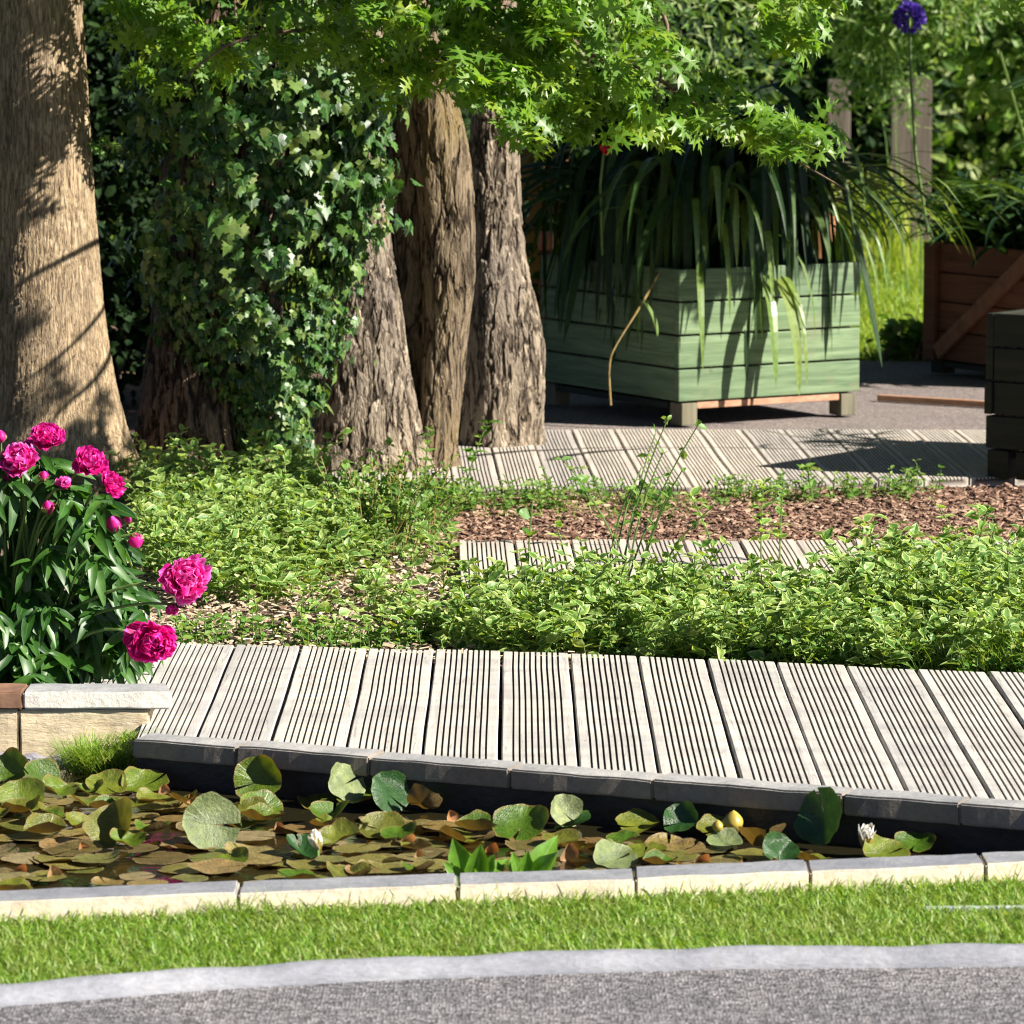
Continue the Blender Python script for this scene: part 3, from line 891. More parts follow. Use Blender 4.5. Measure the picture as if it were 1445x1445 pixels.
def trunk(name, prof, Y, mat, parent, seg=230, dz=.0065, lump=.03, lobes=(), ztop=None, zbot=-.06, seed=0.0, ysc=1.0):
    """prof: (left px, right px, py) silhouette of the photo at depth Y"""
    zs, cx, rr = [], [], []
    for l, r, py in prof:
        a, b = PD(l, py, Y), PD(r, py, Y)
        zs.append(a[2]); cx.append((a[0] + b[0]) / 2); rr.append((b[0] - a[0]) / 2)
    o = np.argsort(zs); zs = np.array(zs)[o]; cx = np.array(cx)[o]; rr = np.array(rr)[o]
    zt = zs[-1] if ztop is None else ztop
    if ztop is not None and ztop > zs[-1]:
        sl = (cx[-1] - cx[-2]) / (zs[-1] - zs[-2])
        zs = np.append(zs, ztop); cx = np.append(cx, cx[-1] + .6 * sl * (ztop - zs[-2])); rr = np.append(rr, rr[-1] * .72)
    zz = np.concatenate([np.arange(zbot, min(zt, 1.65), dz), np.arange(min(zt, 1.65), zt + .001, .06)])
    C = np.interp(zz, zs, cx); RR = np.interp(zz, zs, rr)
    ker = np.ones(15) / 15
    C = np.convolve(np.pad(C, 7, 'edge'), ker, 'valid'); RR = np.convolve(np.pad(RR, 7, 'edge'), ker, 'valid')
    th = np.arange(seg) * 2 * math.pi / seg
    TH, Z = np.meshgrid(th, zz)
    W = np.ones_like(TH)
    for (n_, amp, tw, z0, ph) in lobes:
        W += amp * np.cos(n_ * TH + tw * Z + ph) * np.exp(-np.clip(Z - z0, 0, None) * (3 if z0 < .2 else 0))
    low = lump * (np.sin(2 * TH + 3.1 * Z + seed) * np.sin(5 * Z + seed * 2) + .6 * np.sin(3 * TH - 6 * Z + seed * 3) + .4 * np.sin(5 * TH + 11 * Z + seed))
    W += low
    X = C[:, None] + RR[:, None] * W * np.cos(TH); YV = Y + RR[:, None] * W * ysc * np.sin(TH)
    n_r = len(zz)
    g = Geo()
    f = [[i * seg + j, i * seg + (j + 1) % seg, (i + 1) * seg + (j + 1) % seg, (i + 1) * seg + j] for i in range(n_r - 1) for j in range(seg)]
    f.append([(n_r - 1) * seg + j for j in range(seg)])
    g.add(np.stack([X, YV, Z], -1).reshape(-1, 3), f)
    ob = g.build(name, mat, parent, smooth=True)
    return ob, (zz, C, RR)


def tree_crown(g, gt, centers, n, size, root, bases=OAK):
    """overhead crown: leafy sprigs round limb ends"""
    for c, rad in centers:
        c = np.array(c)
        mid = (root + c) / 2 + np.array([0, 0, .25])
        t = np.linspace(0, 1, 8)[:, None]
        gt.tube((1 - t) ** 2 * root + 2 * t * (1 - t) * mid + t * t * c, np.linspace(.035, .008, 8), 6)
        k = n
        p = rng.normal(0, 1, (k, 3)); p = norm(p) * (rng.random((k, 1)) ** .5) * rad + c
        d = rng.normal(0, 1, (k, 3)); d[:, 2] -= .3
        nn = rng.normal(0, .6, (k, 3)) + np.array([.1, -.3, .8])
        scatter(g, bases, d, nn, rng.uniform(.7, 1.1, k) * size, p)


# left smooth tree
Y1 = 12.45
tl = empty('broadleaf_tree', (PD(50, 690, Y1)[0], Y1, 0), 'tan smooth barked tree with flared foot behind the peony', 'tree')
_, _p1 = trunk('trunk', [(-12, 113, -60), (-13, 118, 0), (-15, 126, 150), (-17, 136, 300), (-20, 150, 450), (-24, 166, 550), (-30, 180, 610), (-44, 204, 672), (-52, 214, 700)], Y1, M['bark_tan'], tl, lump=.012,
      lobes=[(5, .035, .8, .0, 1.0)], ztop=3.6, seed=.7)
# small sprout on trunk
g = Geo()
p0 = PD(126, 205, Y1 - .05)
g.tube([p0, p0 + [.04, -.02, .0], p0 + [.075, -.03, -.005]], [.002, .0015, .001], 5)
sp_o = g.build('twig', M['twig'], tl)
g = Geo()
k = 9
T = p0 + np.array([.035, -.02, 0]) + rng.uniform(-.03, .035, (k, 3)) * [1, .5, .6]
scatter(g, OAK, np.stack([rng.uniform(.2, 1, k), rng.normal(0, .4, k), rng.normal(0, .5, k)], 1), rng.normal(0, .5, (k, 3)) + [.3, -.5, .8], rng.uniform(.03, .05, k), T)
g.build('sprout', M['weed'], tl)
g, gt = Geo(), Geo()
rt = np.array([PD(40, -60, Y1)[0], Y1, 3.3])
tree_crown(g, gt, [((-2.0, 12.8, 3.4), .5), ((-1.2, 13.0, 3.9), .6), ((-.9, 12.0, 3.5), .5), ((-1.6, 11.6, 3.6), .5), ((-1.3, 14, 3.5), .55)], 320, .10, rt)
tree_crown(g, gt, [((x_, y_, z_), .85) for x_, y_, z_ in ((-3.0, 11.0, 3.6), (-3.4, 12.5, 2.6), (-3.2, 14.0, 3.2), (-3.6, 15.6, 2.4), (-2.2, 15.2, 3.8), (-2.6, 16.8, 3.2), (-3.4, 10.0, 2.6), (-4.2, 13.4, 1.4), (-4.2, 11.2, 1.2), (-4.2, 15.8, 1.0))], 460, .22, rt)  # clusters added out of frame at left to block sky light
gt.build('limb', M['bark_tan'], tl, smooth=True)
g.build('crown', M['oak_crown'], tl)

# ivy clad tree
Y2 = 12.85
ti = empty('broadleaf_tree', (PD(300, 690, Y2)[0], Y2, 0), 'dark furrowed trunk wrapped in ivy, left of the twisted trunks', 'tree')
trunk('trunk', [(235, 400, -60), (230, 400, 200), (218, 395, 400), (205, 385, 540), (190, 380, 620), (172, 385, 690)], Y2, M['bark_dark'], ti, lump=.03, lobes=[(7, .06, 1.0, .0, 0), (4, .05, .5, 3, 1)], ztop=3.2, seed=2.0)
g, gt = Geo(), Geo()
rt = np.array([PD(310, -60, Y2)[0], Y2, 3.0])
tree_crown(g, gt, [((-1.4, 13.3, 3.1), .5), ((-.6, 13.4, 3.5), .55), ((-.9, 12.5, 3.6), .5)], 320, .10, rt)
tree_crown(g, gt, [((x_, y_, z_), .8) for x_, y_, z_ in ((-1.0, 14.8, 3.9), (-1.2, 16.2, 4.2), (-.2, 14.2, 4.0), (-1.8, 11.2, 4.2), (-.8, 11.0, 4.4))], 420, .22, rt)  # extra overhead clusters, out of view, added to cut the sky light
gt.build('limb', M['bark_dark'], ti, smooth=True)
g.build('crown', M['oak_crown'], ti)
# ivy
iv = empty('ivy', (PD(340, 690, Y2)[0], Y2 - .2, 0), 'glossy ivy climbing thickly over the dark furrowed trunk', 'ivy')
g = Geo()
Z_of = lambda py: PD(300, py, Y2)[2]
ly = np.array([-200, 0, 150, 250, 350, 430, 500, 560, 620, 665])
le = np.array([150, 165, 175, 180, 180, 195, 265, 315, 335, 350])
re = np.array([560, 560, 552, 535, 508, 478, 468, 455, 448, 425])
N = 9000
py = rng.uniform(-200, 665, N) if False else np.concatenate([rng.uniform(-200, 665, 8200), rng.uniform(350, 640, 800)])
u = np.sin(rng.uniform(-math.pi / 2, math.pi / 2, N))
cxp = (np.interp(py, ly, le) + np.interp(py, ly, re)) / 2; hw = (np.interp(py, ly, re) - np.interp(py, ly, le)) / 2
lay = rng.choice([1.0, .93, .82], N, p=[.5, .3, .2])
lobe = 1 + .10 * np.sin(py * .035 + u * 5) + .06 * np.sin(py * .08 - u * 9)
lowright = np.clip((py - 430) / 150, 0, 1)       # lower down, ivy keeps to the right front of the trunk
ang = np.arcsin(np.clip(u, -1, 1))
gap = np.array([mnoise.noise(Vector((a * 3.1 + 4, b * .017, 1.5))) + .5 * mnoise.noise(Vector((a * 7, b * .04, 8))) for a, b in zip(u, py)])
lay = np.where(gap > .10, lay * .80, lay); dropm = (gap > .16) & (rng.random(N) < .8)
px = cxp + hw * u * lay * (1 + (.085 * rng.normal(0, 1, N)))
dep = Y2 - .05 - (hw / 470 * .9) * np.cos(ang) * lay * lobe - .10
T = np.array([PD(a, b, c) for a, b, c in zip(px, py, dep)])
out = np.stack([np.sin(ang), -np.cos(ang), np.zeros(N)], 1)
nn = norm(out + np.array([0, 0, .45]) + rng.normal(0, .38, (N, 3)))
dd = np.array([0, 0, -1.]) + rng.normal(0, .45, (N, 3)) + out * .15
big = rng.uniform(.028, .050, N) * np.where(py < 380, 1.15, .85)
keepm = ~(dropm | ((u < -.15) & (rng.random(N) < .35)))
scatter(g, IVY, dd[keepm], nn[keepm], big[keepm], T[keepm])
g.build('foliage', M['ivy'], iv)
g = Geo()
for i in range(46):
    a = rng.uniform(300, 460); b = rng.uniform(120, 420); pts = []
    for j in range(9):
        t = j / 8; pp = b + t * (640 - b) * rng.uniform(.8, 1.0)
        cxx = (np.interp(pp, ly, le) + np.interp(pp, ly, re)) / 2; hh = (np.interp(pp, ly, re) - np.interp(pp, ly, le)) / 2
        uu = np.clip((a - 380) / 120, -.8, .95)
        pts.append(PD(cxx + uu * hh + 4 * math.sin(j * 1.7 + i), pp, Y2 - .05 - hh / 470 * .75 * math.cos(math.asin(uu))))
    g.tube(pts, np.linspace(.004, .0015, 9), 5)
g.build('vine', M['twig'], iv)
# trailing strands right of the ivy
g = Geo()
k = 420
px = rng.normal(512, 22, k); py = rng.uniform(60, 330, k)
T = np.array([PD(a, b, Y2 - .30 + rng.uniform(-.05, .05)) for a, b in zip(px, py)])
scatter(g, IVY, np.array([0.2, 0, -1.]) + rng.normal(0, .4, (k, 3)), np.array([.6, -.5, .5]) + rng.normal(0, .4, (k, 3)), rng.uniform(.03, .05, k), T)
k = 150
px = rng.normal(470, 18, k); py = rng.uniform(330, 520, k)
T = np.array([PD(a, b, Y2 - .2 + rng.uniform(-.05, .05)) for a, b in zip(px, py)])
scatter(g, IVY, np.array([0.2, 0, -1.]) + rng.normal(0, .4, (k, 3)), np.array([.6, -.5, .5]) + rng.normal(0, .4, (k, 3)), rng.uniform(.022, .04, k), T)
g.build('foliage', M['ivy'], iv)

# twin stemmed tree: rough stem in front, smooth twisted stem behind it
Y3 = 13.1
t3 = empty('multi_stemmed_tree', (PD(560, 660, Y3)[0], Y3, 0), 'multi stemmed tree, rough front stem with smooth twisted stems behind it', 'tree')
trunk('stem', [(470, 540, -60), (478, 545, 100), (490, 546, 250), (480, 552, 340), (466, 568, 440), (456, 582, 540), (449, 592, 600), (440, 606, 650), (428, 622, 676), (420, 630, 690)], Y3, M['bark_rough'], t3, lump=.035, lobes=[(3, .05, 2, 3, 1.2)], ztop=2.6, seed=1.3)
trunk('stem', [(536, 596, -60), (556, 620, 60), (570, 642, 140), (580, 654, 200), (590, 663, 260), (597, 668, 320), (601, 668, 360), (600, 671, 388), (602, 665, 425), (598, 660, 470), (590, 656, 550), (580, 650, 610), (566, 650, 650), (556, 656, 690)], Y3 + .06, M['bark_smooth'], t3, lump=.075, lobes=[(2, .10, 5.2, 3, 2.2), (3, .08, -6.0, 3, .6)], ztop=2.8, seed=4.0)
trunk('stem', [(556, 606, -60), (552, 610, 120), (549, 612, 190), (548, 612, 270), (550, 612, 350), (554, 612, 430), (556, 610, 500), (556, 612, 560), (552, 618, 620), (546, 626, 690)], Y3 + .15, M['bark_smooth'], t3, lump=.04, lobes=[(2, .10, -3.2, 3, 1.0), (3, .05, 4.0, 3, .6)], ztop=2.4, seed=6.0)
g, gt = Geo(), Geo()
rt = np.array([PD(600, -60, Y3)[0], Y3, 2.5])
tree_crown(g, gt, [((-.6, 13.6, 3.0), .45), ((.1, 13.9, 3.2), .5)], 300, .10, rt)
gt.build('limb', M['bark_rough'], t3, smooth=True); g.build('crown', M['oak_crown'], t3)

# oak at right of the group, its low branches sweep across the top
Y4 = 13.78
t4 = empty('oak_tree', (PD(706, 626, Y4)[0], Y4, 0), 'oak with fissured trunk and low bright green leafy branches', 'tree')
trunk('trunk', [(672, 728, -60), (668, 727, 100), (664, 730, 200), (660, 735, 300), (657, 742, 370), (653, 756, 430), (648, 767, 490), (648, 766, 550), (645, 762, 600), (640, 768, 632), (632, 776, 652)], Y4, M['bark_rough'], t4, lump=.03, lobes=[(4, .05, 1.5, 3, .3)], ztop=3.0, seed=3.1)

crown_poly = [(165, -260), (165, 0), (188, 60), (205, 138), (235, 150), (262, 142), (300, 118), (345, 130), (365, 105), (410, 85), (440, 110), (480, 105), (520, 125), (560, 150), (600, 122), (650, 130), (700, 165), (735, 208), (775, 190), (820, 200), (862, 186),
              (905, 222), (940, 205), (985, 190), (1040, 205), (1085, 222), (1130, 225), (1175, 200), (1150, 150), (1085, 112), (1020, 112), (975, 90), (935, 55), (925, 0), (930, -260)]
extra1 = [(1080, -200), (1080, 40), (1110, 78), (1150, 70), (1190, 20), (1190, -200)]
extra2 = [(1425, -100), (1425, 30), (1448, 55), (1520, 60), (1520, -100)]
# main limb and branches as curves (px, py, depth)
limbs = [[(700, -140, 13.7), (760, -60, 12.9), (800, 0, 12.1), (790, 60, 11.8), (740, 110, 11.7), (735, 170, 11.6)],
         [(790, 40, 11.8), (840, 80, 11.75), (900, 95, 11.7), (985, 150, 11.6), (1060, 195, 11.55), (1120, 225, 11.5), (1195, 268, 11.45)],
         [(760, -60, 12.7), (640, -20, 12.2), (540, 30, 11.9), (440, 40, 11.8), (330, 60, 11.8), (260, 110, 11.8)],
         [(760, -60, 12.7), (700, 20, 12.1), (670, 75, 11.8), (690, 60, 11.7), (640, 110, 11.7)],
         [(800, -20, 12.2), (880, -30, 11.9), (940, 30, 11.8), (930, 120, 11.7), (920, 180, 11.7)],
         [(800, -100, 12.4), (950, -120, 12.0), (1080, -60, 11.8), (1130, 20, 11.8), (1140, 60, 11.8)],
         [(950, -120, 12.0), (1200, -160, 11.8), (1400, -70, 11.7), (1440, 10, 11.7)]]


def bez(pts, n=26):
    pts = np.array(pts); t = np.linspace(0, len(pts) - 1, n)
    i = np.clip(t.astype(int), 0, len(pts) - 2); f = t - i
    P0 = pts[np.clip(i - 1, 0, None)]; P1 = pts[i]; P2 = pts[i + 1]; P3 = pts[np.clip(i + 2, None, len(pts) - 1)]
    f = f[:, None]
    return .5 * (2 * P1 + (P2 - P0) * f + (2 * P0 - 5 * P1 + 4 * P2 - P3) * f ** 2 + (3 * P1 - P0 - 3 * P2 + P3) * f ** 3)


sprigs = []
for poly, n, md in ((crown_poly, 640, 13), (extra1, 48, 13), (extra2, 14, 15)):
    q = sample_poly(poly, n * 4); keep = []
    for p in q:
        if len(keep) >= n: break
        if all((p[0] - k_[0]) ** 2 + (p[1] - k_[1]) ** 2 > md * md for k_ in keep): keep.append(p)
    sprigs += keep
sprigs = np.array(sprigs)
limb_pts, limb_id = [], []
branches = []
for i, l in enumerate(limbs):
    W = bez([PD(*p) for p in l]); branches.append(W)
    limb_pts.append(W); limb_id += [i] * len(W)
LP = np.concatenate(limb_pts); limb_id = np.array(limb_id)
LPX = np.stack([CX + F * LP[:, 0] / LP[:, 1], LP[:, 2]], 1)
gl = [Geo() for _ in limbs]; gtw = [Geo() for _ in limbs]
for sx, sy in sprigs:
    nz_ = mnoise.noise(Vector((sx * .014, sy * .020, 7.7))) + .4 * mnoise.noise(Vector((sx * .04, sy * .05, 1.2)))
    if nz_ < -.05 and rng.random() < .92 and not (630 < sx < 790): continue
    if abs(sx - 850) < 34 and sy > 165: continue
    dep = np.interp(sx, [300, 520], [12.1, 11.35]) + .25 * mnoise.noise(Vector((sx * .008, sy * .008, 2))) + rng.normal(0, .12)
    p = PD(sx, sy - 14, dep)
    j = int(np.argmin(np.sum((LP - p) ** 2, axis=1) + .2 * np.maximum(0, p[2] - LP[:, 2]) ** 2))
    q = LP[j]; bi = limb_id[j]
    mid = (p + q) / 2 + np.array([0, 0, .04])
    t = np.linspace(0, 1, 6)[:, None]
    if rng.random() < .6 and np.linalg.norm(p - q) < .28: gtw[bi].tube((1 - t) ** 2 * q + 2 * t * (1 - t) * mid + t * t * p, np.linspace(.0024, .0010, 6), 5)
    k = int(rng.integers(5, 9))
    az = rng.uniform(0, 6.28) + np.arange(k) * 2.4
    d = np.stack([np.cos(az), np.sin(az) * .8, rng.normal(-.35, .4, k)], 1)
    nn = np.array([.38, -.55, .70]) + rng.normal(0, .40, (k, 3))
    scatter(gl[bi], OAK, d, nn, rng.uniform(.055, .092, k), p + rng.normal(0, .012, (k, 3)))
for i, W in enumerate(branches):
    r0 = [.020, .0055, .012, .010, .009, .012, .009][i]
    gtw[i].tube(W, np.linspace(r0, .0022, len(W)), 7)
    b = gtw[i].build('branch', M['twig'], t4, smooth=True)
    if gl[i].n: gl[i].build('foliage', M['oak'], b)
# a few leaves out on the long thin twig
g, gt = Geo(), Geo()
rt = np.array([PD(700, -60, Y4)[0], Y4, 2.8])
# high crown, added out of the frame to shade the big green planter's plant
tree_crown(g, gt, [((1.5, 13.65, 1.95), .3), ((1.95, 13.7, 1.98), .32), ((2.35, 13.75, 1.98), .28), ((1.35, 14.3, 1.95), .36), ((1.75, 14.2, 2.0), .38), ((2.15, 14.3, 2.0), .38), ((2.55, 14.2, 2.0), .36), ((2.9, 14.4, 2.05), .36), ((1.6, 14.75, 2.0), .38), ((2.1, 14.85, 2.05), .38), ((2.6, 14.8, 2.0), .38), ((.5, 14.8, 2.9), .5)], 560, .12, rt)
tree_crown(g, gt, [((x_, y_, z_), .75) for x_, y_, z_ in ((.2, 13.2, 4.2), (1.2, 14.0, 4.6), (.3, 15.2, 4.3), (1.2, 16.2, 4.8), (-.6, 16.8, 4.4), (.4, 17.8, 4.8), (1.4, 12.3, 4.9), (.2, 11.8, 4.5))], 420, .22, rt)  # more unseen clusters added high up to keep sky light off
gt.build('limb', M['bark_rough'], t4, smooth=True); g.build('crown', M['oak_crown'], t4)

# ------------------------------------------------------------------ planters


def planter(label, C0, phi, w1, w2, z0, z1, nb, mat, postmat, cat='planter', brace=False, footmat=None, group=None, gap=.005, feet=True, stag=0.0):
    u = np.array([math.cos(phi), math.sin(phi), 0]); v = np.array([-math.sin(phi), math.cos(phi), 0]); zv = np.array([0, 0, 1.])
    C0 = np.array([C0[0], C0[1], 0.])
    cen = C0 + u * w1 / 2 + v * w2 / 2
    e = empty('planter_box', cen, label, cat, group)
    th = .026; hb = (z1 - z0) / nb

    def side(o, a, n_in, L):
        g = Geo()
        for i in range(nb):
            q = rng.uniform(-stag, stag)
            g.box(o + a * (L / 2 + q) + n_in * (th / 2 + rng.uniform(0, .003)) + zv * (z0 + hb * (i + .5)), [a, n_in, zv], (L, th, hb - gap))
        ob = g.build('side_panel', mat, e, bevel=.003)
        return ob
    side(C0, u, v, w1); side(C0 + v * w2, u, -v, w1)
    side(C0 + v * (th + .004), v, u, w2 - 2 * th - .008); side(C0 + u * w1 + v * (th + .004), v, -u, w2 - 2 * th - .008)
    for a, b in ((0, 0), (1, 0), (0, 1), (1, 1)):
        g = Geo()
        s = .06
        c = C0 + u * (th + .004 + s / 2 + a * (w1 - 2 * th - .008 - s)) + v * (th + .004 + s / 2 + b * (w2 - 2 * th - .008 - s)) + zv * (z0 + z1) / 2
        g.box(c, [u, v, zv], (s, s, z1 - z0 - .02))
        g.build('corner_post', postmat, e, bevel=.003)
        if feet:
            g = Geo()
            c = C0 + u * (.045 + a * (w1 - .09)) + v * (.04 + b * (w2 - .08)) + zv * (z0 / 2 - .004)
            g.box(c, [u, v, zv], (.062, .075, z0 + .0))
            g.build('foot', footmat or M['foot'], e, bevel=.003)
    if feet:
        for b in (0, 1):
            g = Geo()
            g.box(C0 + u * w1 / 2 + v * (.035 + b * (w2 - .07)) + zv * (z0 - .014), [u, v, zv], (w1 - .16, .05, .022))
            g.build('bottom_rail', M['rail'], e, bevel=.002)
        for a in (0, 1):
            g = Geo()
            g.box(C0 + u * (.035 + a * (w1 - .07)) + v * w2 / 2 + zv * (z0 - .016), [v, u, zv], (w2 - .18, .05, .022))
            g.build('bottom_rail', M['black_wood'], e, bevel=.002)
    if brace:
        for o, a, n_in, L in ((C0, u, v, w1), (C0, v, u, w2)):
            for off in (.035, L - .035):
                g = Geo()
                g.box(o + a * off - n_in * .013 + zv * (z0 + z1) / 2, [a, n_in, zv], (.07, .022, z1 - z0))
                g.build('stile', mat, e, bevel=.002)
            g = Geo()
            e0, e1 = (.08, L - .08) if a is u else (L - .08, .08)
            pa = o + a * e0 - n_in * .013 + zv * (z0 + .03); pb = o + a * e1 - n_in * .013 + zv * (z1 - .03)
            dv = norm(pb - pa)
            g.box((pa + pb) / 2, [dv, n_in, np.cross(dv, n_in)], (np.linalg.norm(pb - pa), .02, .06))
            g.build('diagonal_brace', M['brace'], e, bevel=.002)
    g = Geo()
    zz = z1 - .04
    q = [C0 + u * th + v * th, C0 + u * (w1 - th) + v * th, C0 + u * (w1 - th) + v * (w2 - th), C0 + u * th + v * (w2 - th)]
    g.add([p + zv * zz for p in q] + [p + zv * z0 for p in q], [[0, 1, 2, 3], [7, 6, 5, 4], [0, 4, 5, 1], [1, 5, 6, 2], [2, 6, 7, 3], [3, 7, 4, 0]])
    g.build('soil_fill', M['soil'], e)
    return e, cen, u, v


PH = R(31)
pe, pc, pu, pv = planter('mint green slatted timber planter raised on pallet feet', (G(958, 600)[0], G(958, 600)[1]), PH, (.750), .90, .076, .530, 4, M['green_paint'], M['green_paint'], gap=.007)
be, bc, bu, bv = planter('red brown planter with diagonal brace behind the path', (1.97, 15.7), R(31), .9, .72, .05, .50, 4, M['red_wood'], M['red_wood'], brace=True, footmat=M['black_wood'])
fe, fc, fu, fv = planter('near black timber planter cut off by the right edge', (1.575, 12.72), R(52), .95, .18 + .0, .085, .50, 4, M['black_wood'], M['black_wood'], gap=.006, stag=.008, footmat=M['black_wood'])


def strap_leaf(g, base, az, el0, L, wd, bend, twist=0.0, n=12, pw_=1.25, arch=None):
    s = np.linspace(0, 1, n)
    if arch:
        q = np.clip((s - arch[0]) / (arch[1] - arch[0]), 0, 1)
        el = el0 - .12 * s - bend * q * q * (3 - 2 * q)
    else:
        el = el0 - bend * s ** pw_
    hd = np.array([math.cos(az), math.sin(az), 0])
    st = L / (n - 1)
    P_ = [np.array(base, float)]
    for i in range(1, n):
        m = (el[i] + el[i - 1]) / 2
        P_.append(P_[-1] + st * (hd * math.cos(m) + np.array([0, 0, math.sin(m)])))
    P_ = np.array(P_)
    side = np.array([-math.sin(az), math.cos(az), 0])
    wv = wd * np.clip(np.sin(np.pi * (s * .86 + .10)) ** .7, 0.02, 1) * np.where(s > .97, .15, 1)
    up = np.stack([-np.sin(el) * hd[0], -np.sin(el) * hd[1], np.cos(el)], 1)
    ca, sa = np.cos(twist * s)[:, None], np.sin(twist * s)[:, None]
    sd = side * ca + up * sa; up2 = up * ca - side * sa
    A_ = P_ - sd * wv[:, None] / 2 + up2 * wv[:, None] * .13; B_ = P_ + sd * wv[:, None] / 2 + up2 * wv[:, None] * .13
    V = np.stack([A_, P_, B_], 1).reshape(-1, 3)
    f = []
    for i in range(n - 1):
        a = 3 * i; f += [[a, a + 1, a + 4, a + 3], [a + 1, a + 2, a + 5, a + 4]]
    g.add(V, f, np.tile([1, 0, 1], n))


# plant in the green planter
st = empty('strap_leaved_plant', (pc[0], pc[1], .48), 'dark strap leaved plant spilling over the mint green planter', 'plant')
g, gb = Geo(), Geo()
for i in range(700):
    az = rng.uniform(0, 2 * math.pi)
    b = pc + pu * rng.uniform(-.2, .2) + pv * rng.uniform(-.24, .24) + np.array([0, 0, .47])
    el0 = R(rng.uniform(66, 89)); L = rng.uniform(.70, 1.28)
    a0 = rng.uniform(.22, .40)
    strap_leaf(g, b, az, el0, L, rng.uniform(.022, .048), el0 + R(rng.uniform(68, 86)), rng.uniform(-.9, .9), n=16, arch=(a0, a0 + rng.uniform(.20, .42)) if rng.random() < .85 else None)
# bright hanging blades in front of the sunny face: (photo tip x, y), start x
for tx, ty, sx, L, wd in ((1095, 548, 1088, .55, .050), (1128, 560, 1112, .56, .048), (1139, 548, 1124, .5, .026), (992, 525, 985, .5, .030), (1040, 380, 1038, .42, .032), (985, 395, 978, .4, .03), (1015, 340, 1010, .4, .034), (1062, 395, 1066, .4, .028), (1090, 430, 1080, .4, .034), (1240, 430, 1150, .62, .022), (1252, 425, 1190, .60, .016), (1205, 330, 1120, .6, .02), (1222, 300, 1140, .65, .022),
                          (1190, 365, 1110, .5, .014), (1150, 470, 1090, .5, .012), (1030, 450, 1020, .5, .022), (1065, 430, 1050, .45, .022)):
    zt = pc[2]
    Yt = 14.22 + (tx - 958) / 258 * .36 - .06
    tip = PD(tx, ty, Yt)
    top = PD(sx, ty - L * 260, Yt + .10)
    root = pc + (top - pc) * np.array([.35, .35, 0]) + np.array([0, 0, .5])
    n = 14; t = np.linspace(0, 1, n)[:, None]
    c1 = top + np.array([0, .03, .16]); c2 = np.array([tip[0] - .01, tip[1], tip[2] + .30])
    P_ = (1 - t) ** 3 * root + 3 * t * (1 - t) ** 2 * c1 + 3 * t * t * (1 - t) * c2 + t ** 3 * tip
    s = t[:, 0]; wv = wd * np.clip(np.sin(np.pi * (s * .9 + .08)) ** .6, .02, 1); wv[-1] = .001
    sd = norm(np.array([pu[0], pu[1], 0]) + np.array([.2, -.3, 0]) * rng.normal(0, .6)); up = norm(np.array([.3, -.9, .2]))
    V = np.stack([P_ - sd * wv[:, None] / 2 + up * wv[:, None] * .12, P_, P_ + sd * wv[:, None] / 2 + up * wv[:, None] * .12], 1).reshape(-1, 3)
    f = []
    for i in range(n - 1):
        a = 3 * i; f += [[a, a + 1, a + 4, a + 3], [a + 1, a + 2, a + 5, a + 4]]
    gb.add(V, f, np.tile([1, 0, 1], n))
for i in range(26):      # arching blades to the right, in the sun
    az = rng.uniform(-.7, .5)
    b = pc + pu * rng.uniform(0, .26) + pv * rng.uniform(-.2, .2) + np.array([0, 0, .47])
    el0 = R(rng.uniform(55, 80))
    strap_leaf(gb, b, az, el0, rng.uniform(.7, 1.15), rng.uniform(.012, .022), el0 + R(rng.uniform(50, 84)), rng.uniform(-.7, .7))
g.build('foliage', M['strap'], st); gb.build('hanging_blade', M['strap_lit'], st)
# dry drooping stalk over the shaded face
g = Geo()
g.tube(bez([PD(930, 385, 14.35), PD(905, 430, 14.2), PD(868, 490, 14.15), PD(860, 520, 14.15), PD(862, 572, 14.15)], 18), .0035, 5)
ds = g.build('dry_stalk', M['dry'], st)
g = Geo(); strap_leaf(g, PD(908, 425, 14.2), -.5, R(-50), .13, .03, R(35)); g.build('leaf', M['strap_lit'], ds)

# plants in the brown and the black planter
sb = empty('strap_leaved_plant', (bc[0], bc[1], .42), 'strap leaved plant filling the red brown planter', 'plant')
g, gb = Geo(), Geo()
for i in range(430):
    az = rng.uniform(0, 2 * math.pi)
    b = bc + bu * rng.uniform(-.4, .4) + bv * rng.uniform(-.4, .4) + np.array([0, 0, .42])
    el0 = R(rng.uniform(40, 85))
    strap_leaf(g if rng.random() < .8 else gb, b, az, el0, rng.uniform(.34, .74), rng.uniform(.02, .042), el0 + R(rng.uniform(5, 60)), rng.uniform(-.6, .6))
for i in range(9):       # green flower stalks
    b = bc + bu * rng.uniform(-.4, .4) + bv * rng.uniform(-.4, .4) + np.array([0, 0, .42])
    gb.tube([b, b + [rng.normal(0, .03), 0, .4], b + [rng.normal(0, .07), 0, .8]], .006, 5)
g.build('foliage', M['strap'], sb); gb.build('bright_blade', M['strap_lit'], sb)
sf = empty('strap_leaved_plant', (fc[0], fc[1], .45), 'tall dark bladed plant arching in at the right edge', 'plant')
g = Geo()
for i in range(34):
    az = rng.uniform(-1.2, 1.2)
    b = fc + fu * rng.uniform(.25, .42) + fv * rng.uniform(-.05, .05) + np.array([0, 0, .44])
    el0 = R(rng.uniform(66, 88))
    strap_leaf(g, b, az, el0, rng.uniform(.5, .85), rng.uniform(.02, .036), el0 + R(rng.uniform(-10, 30)) - R(20), rng.uniform(-.6, .6))
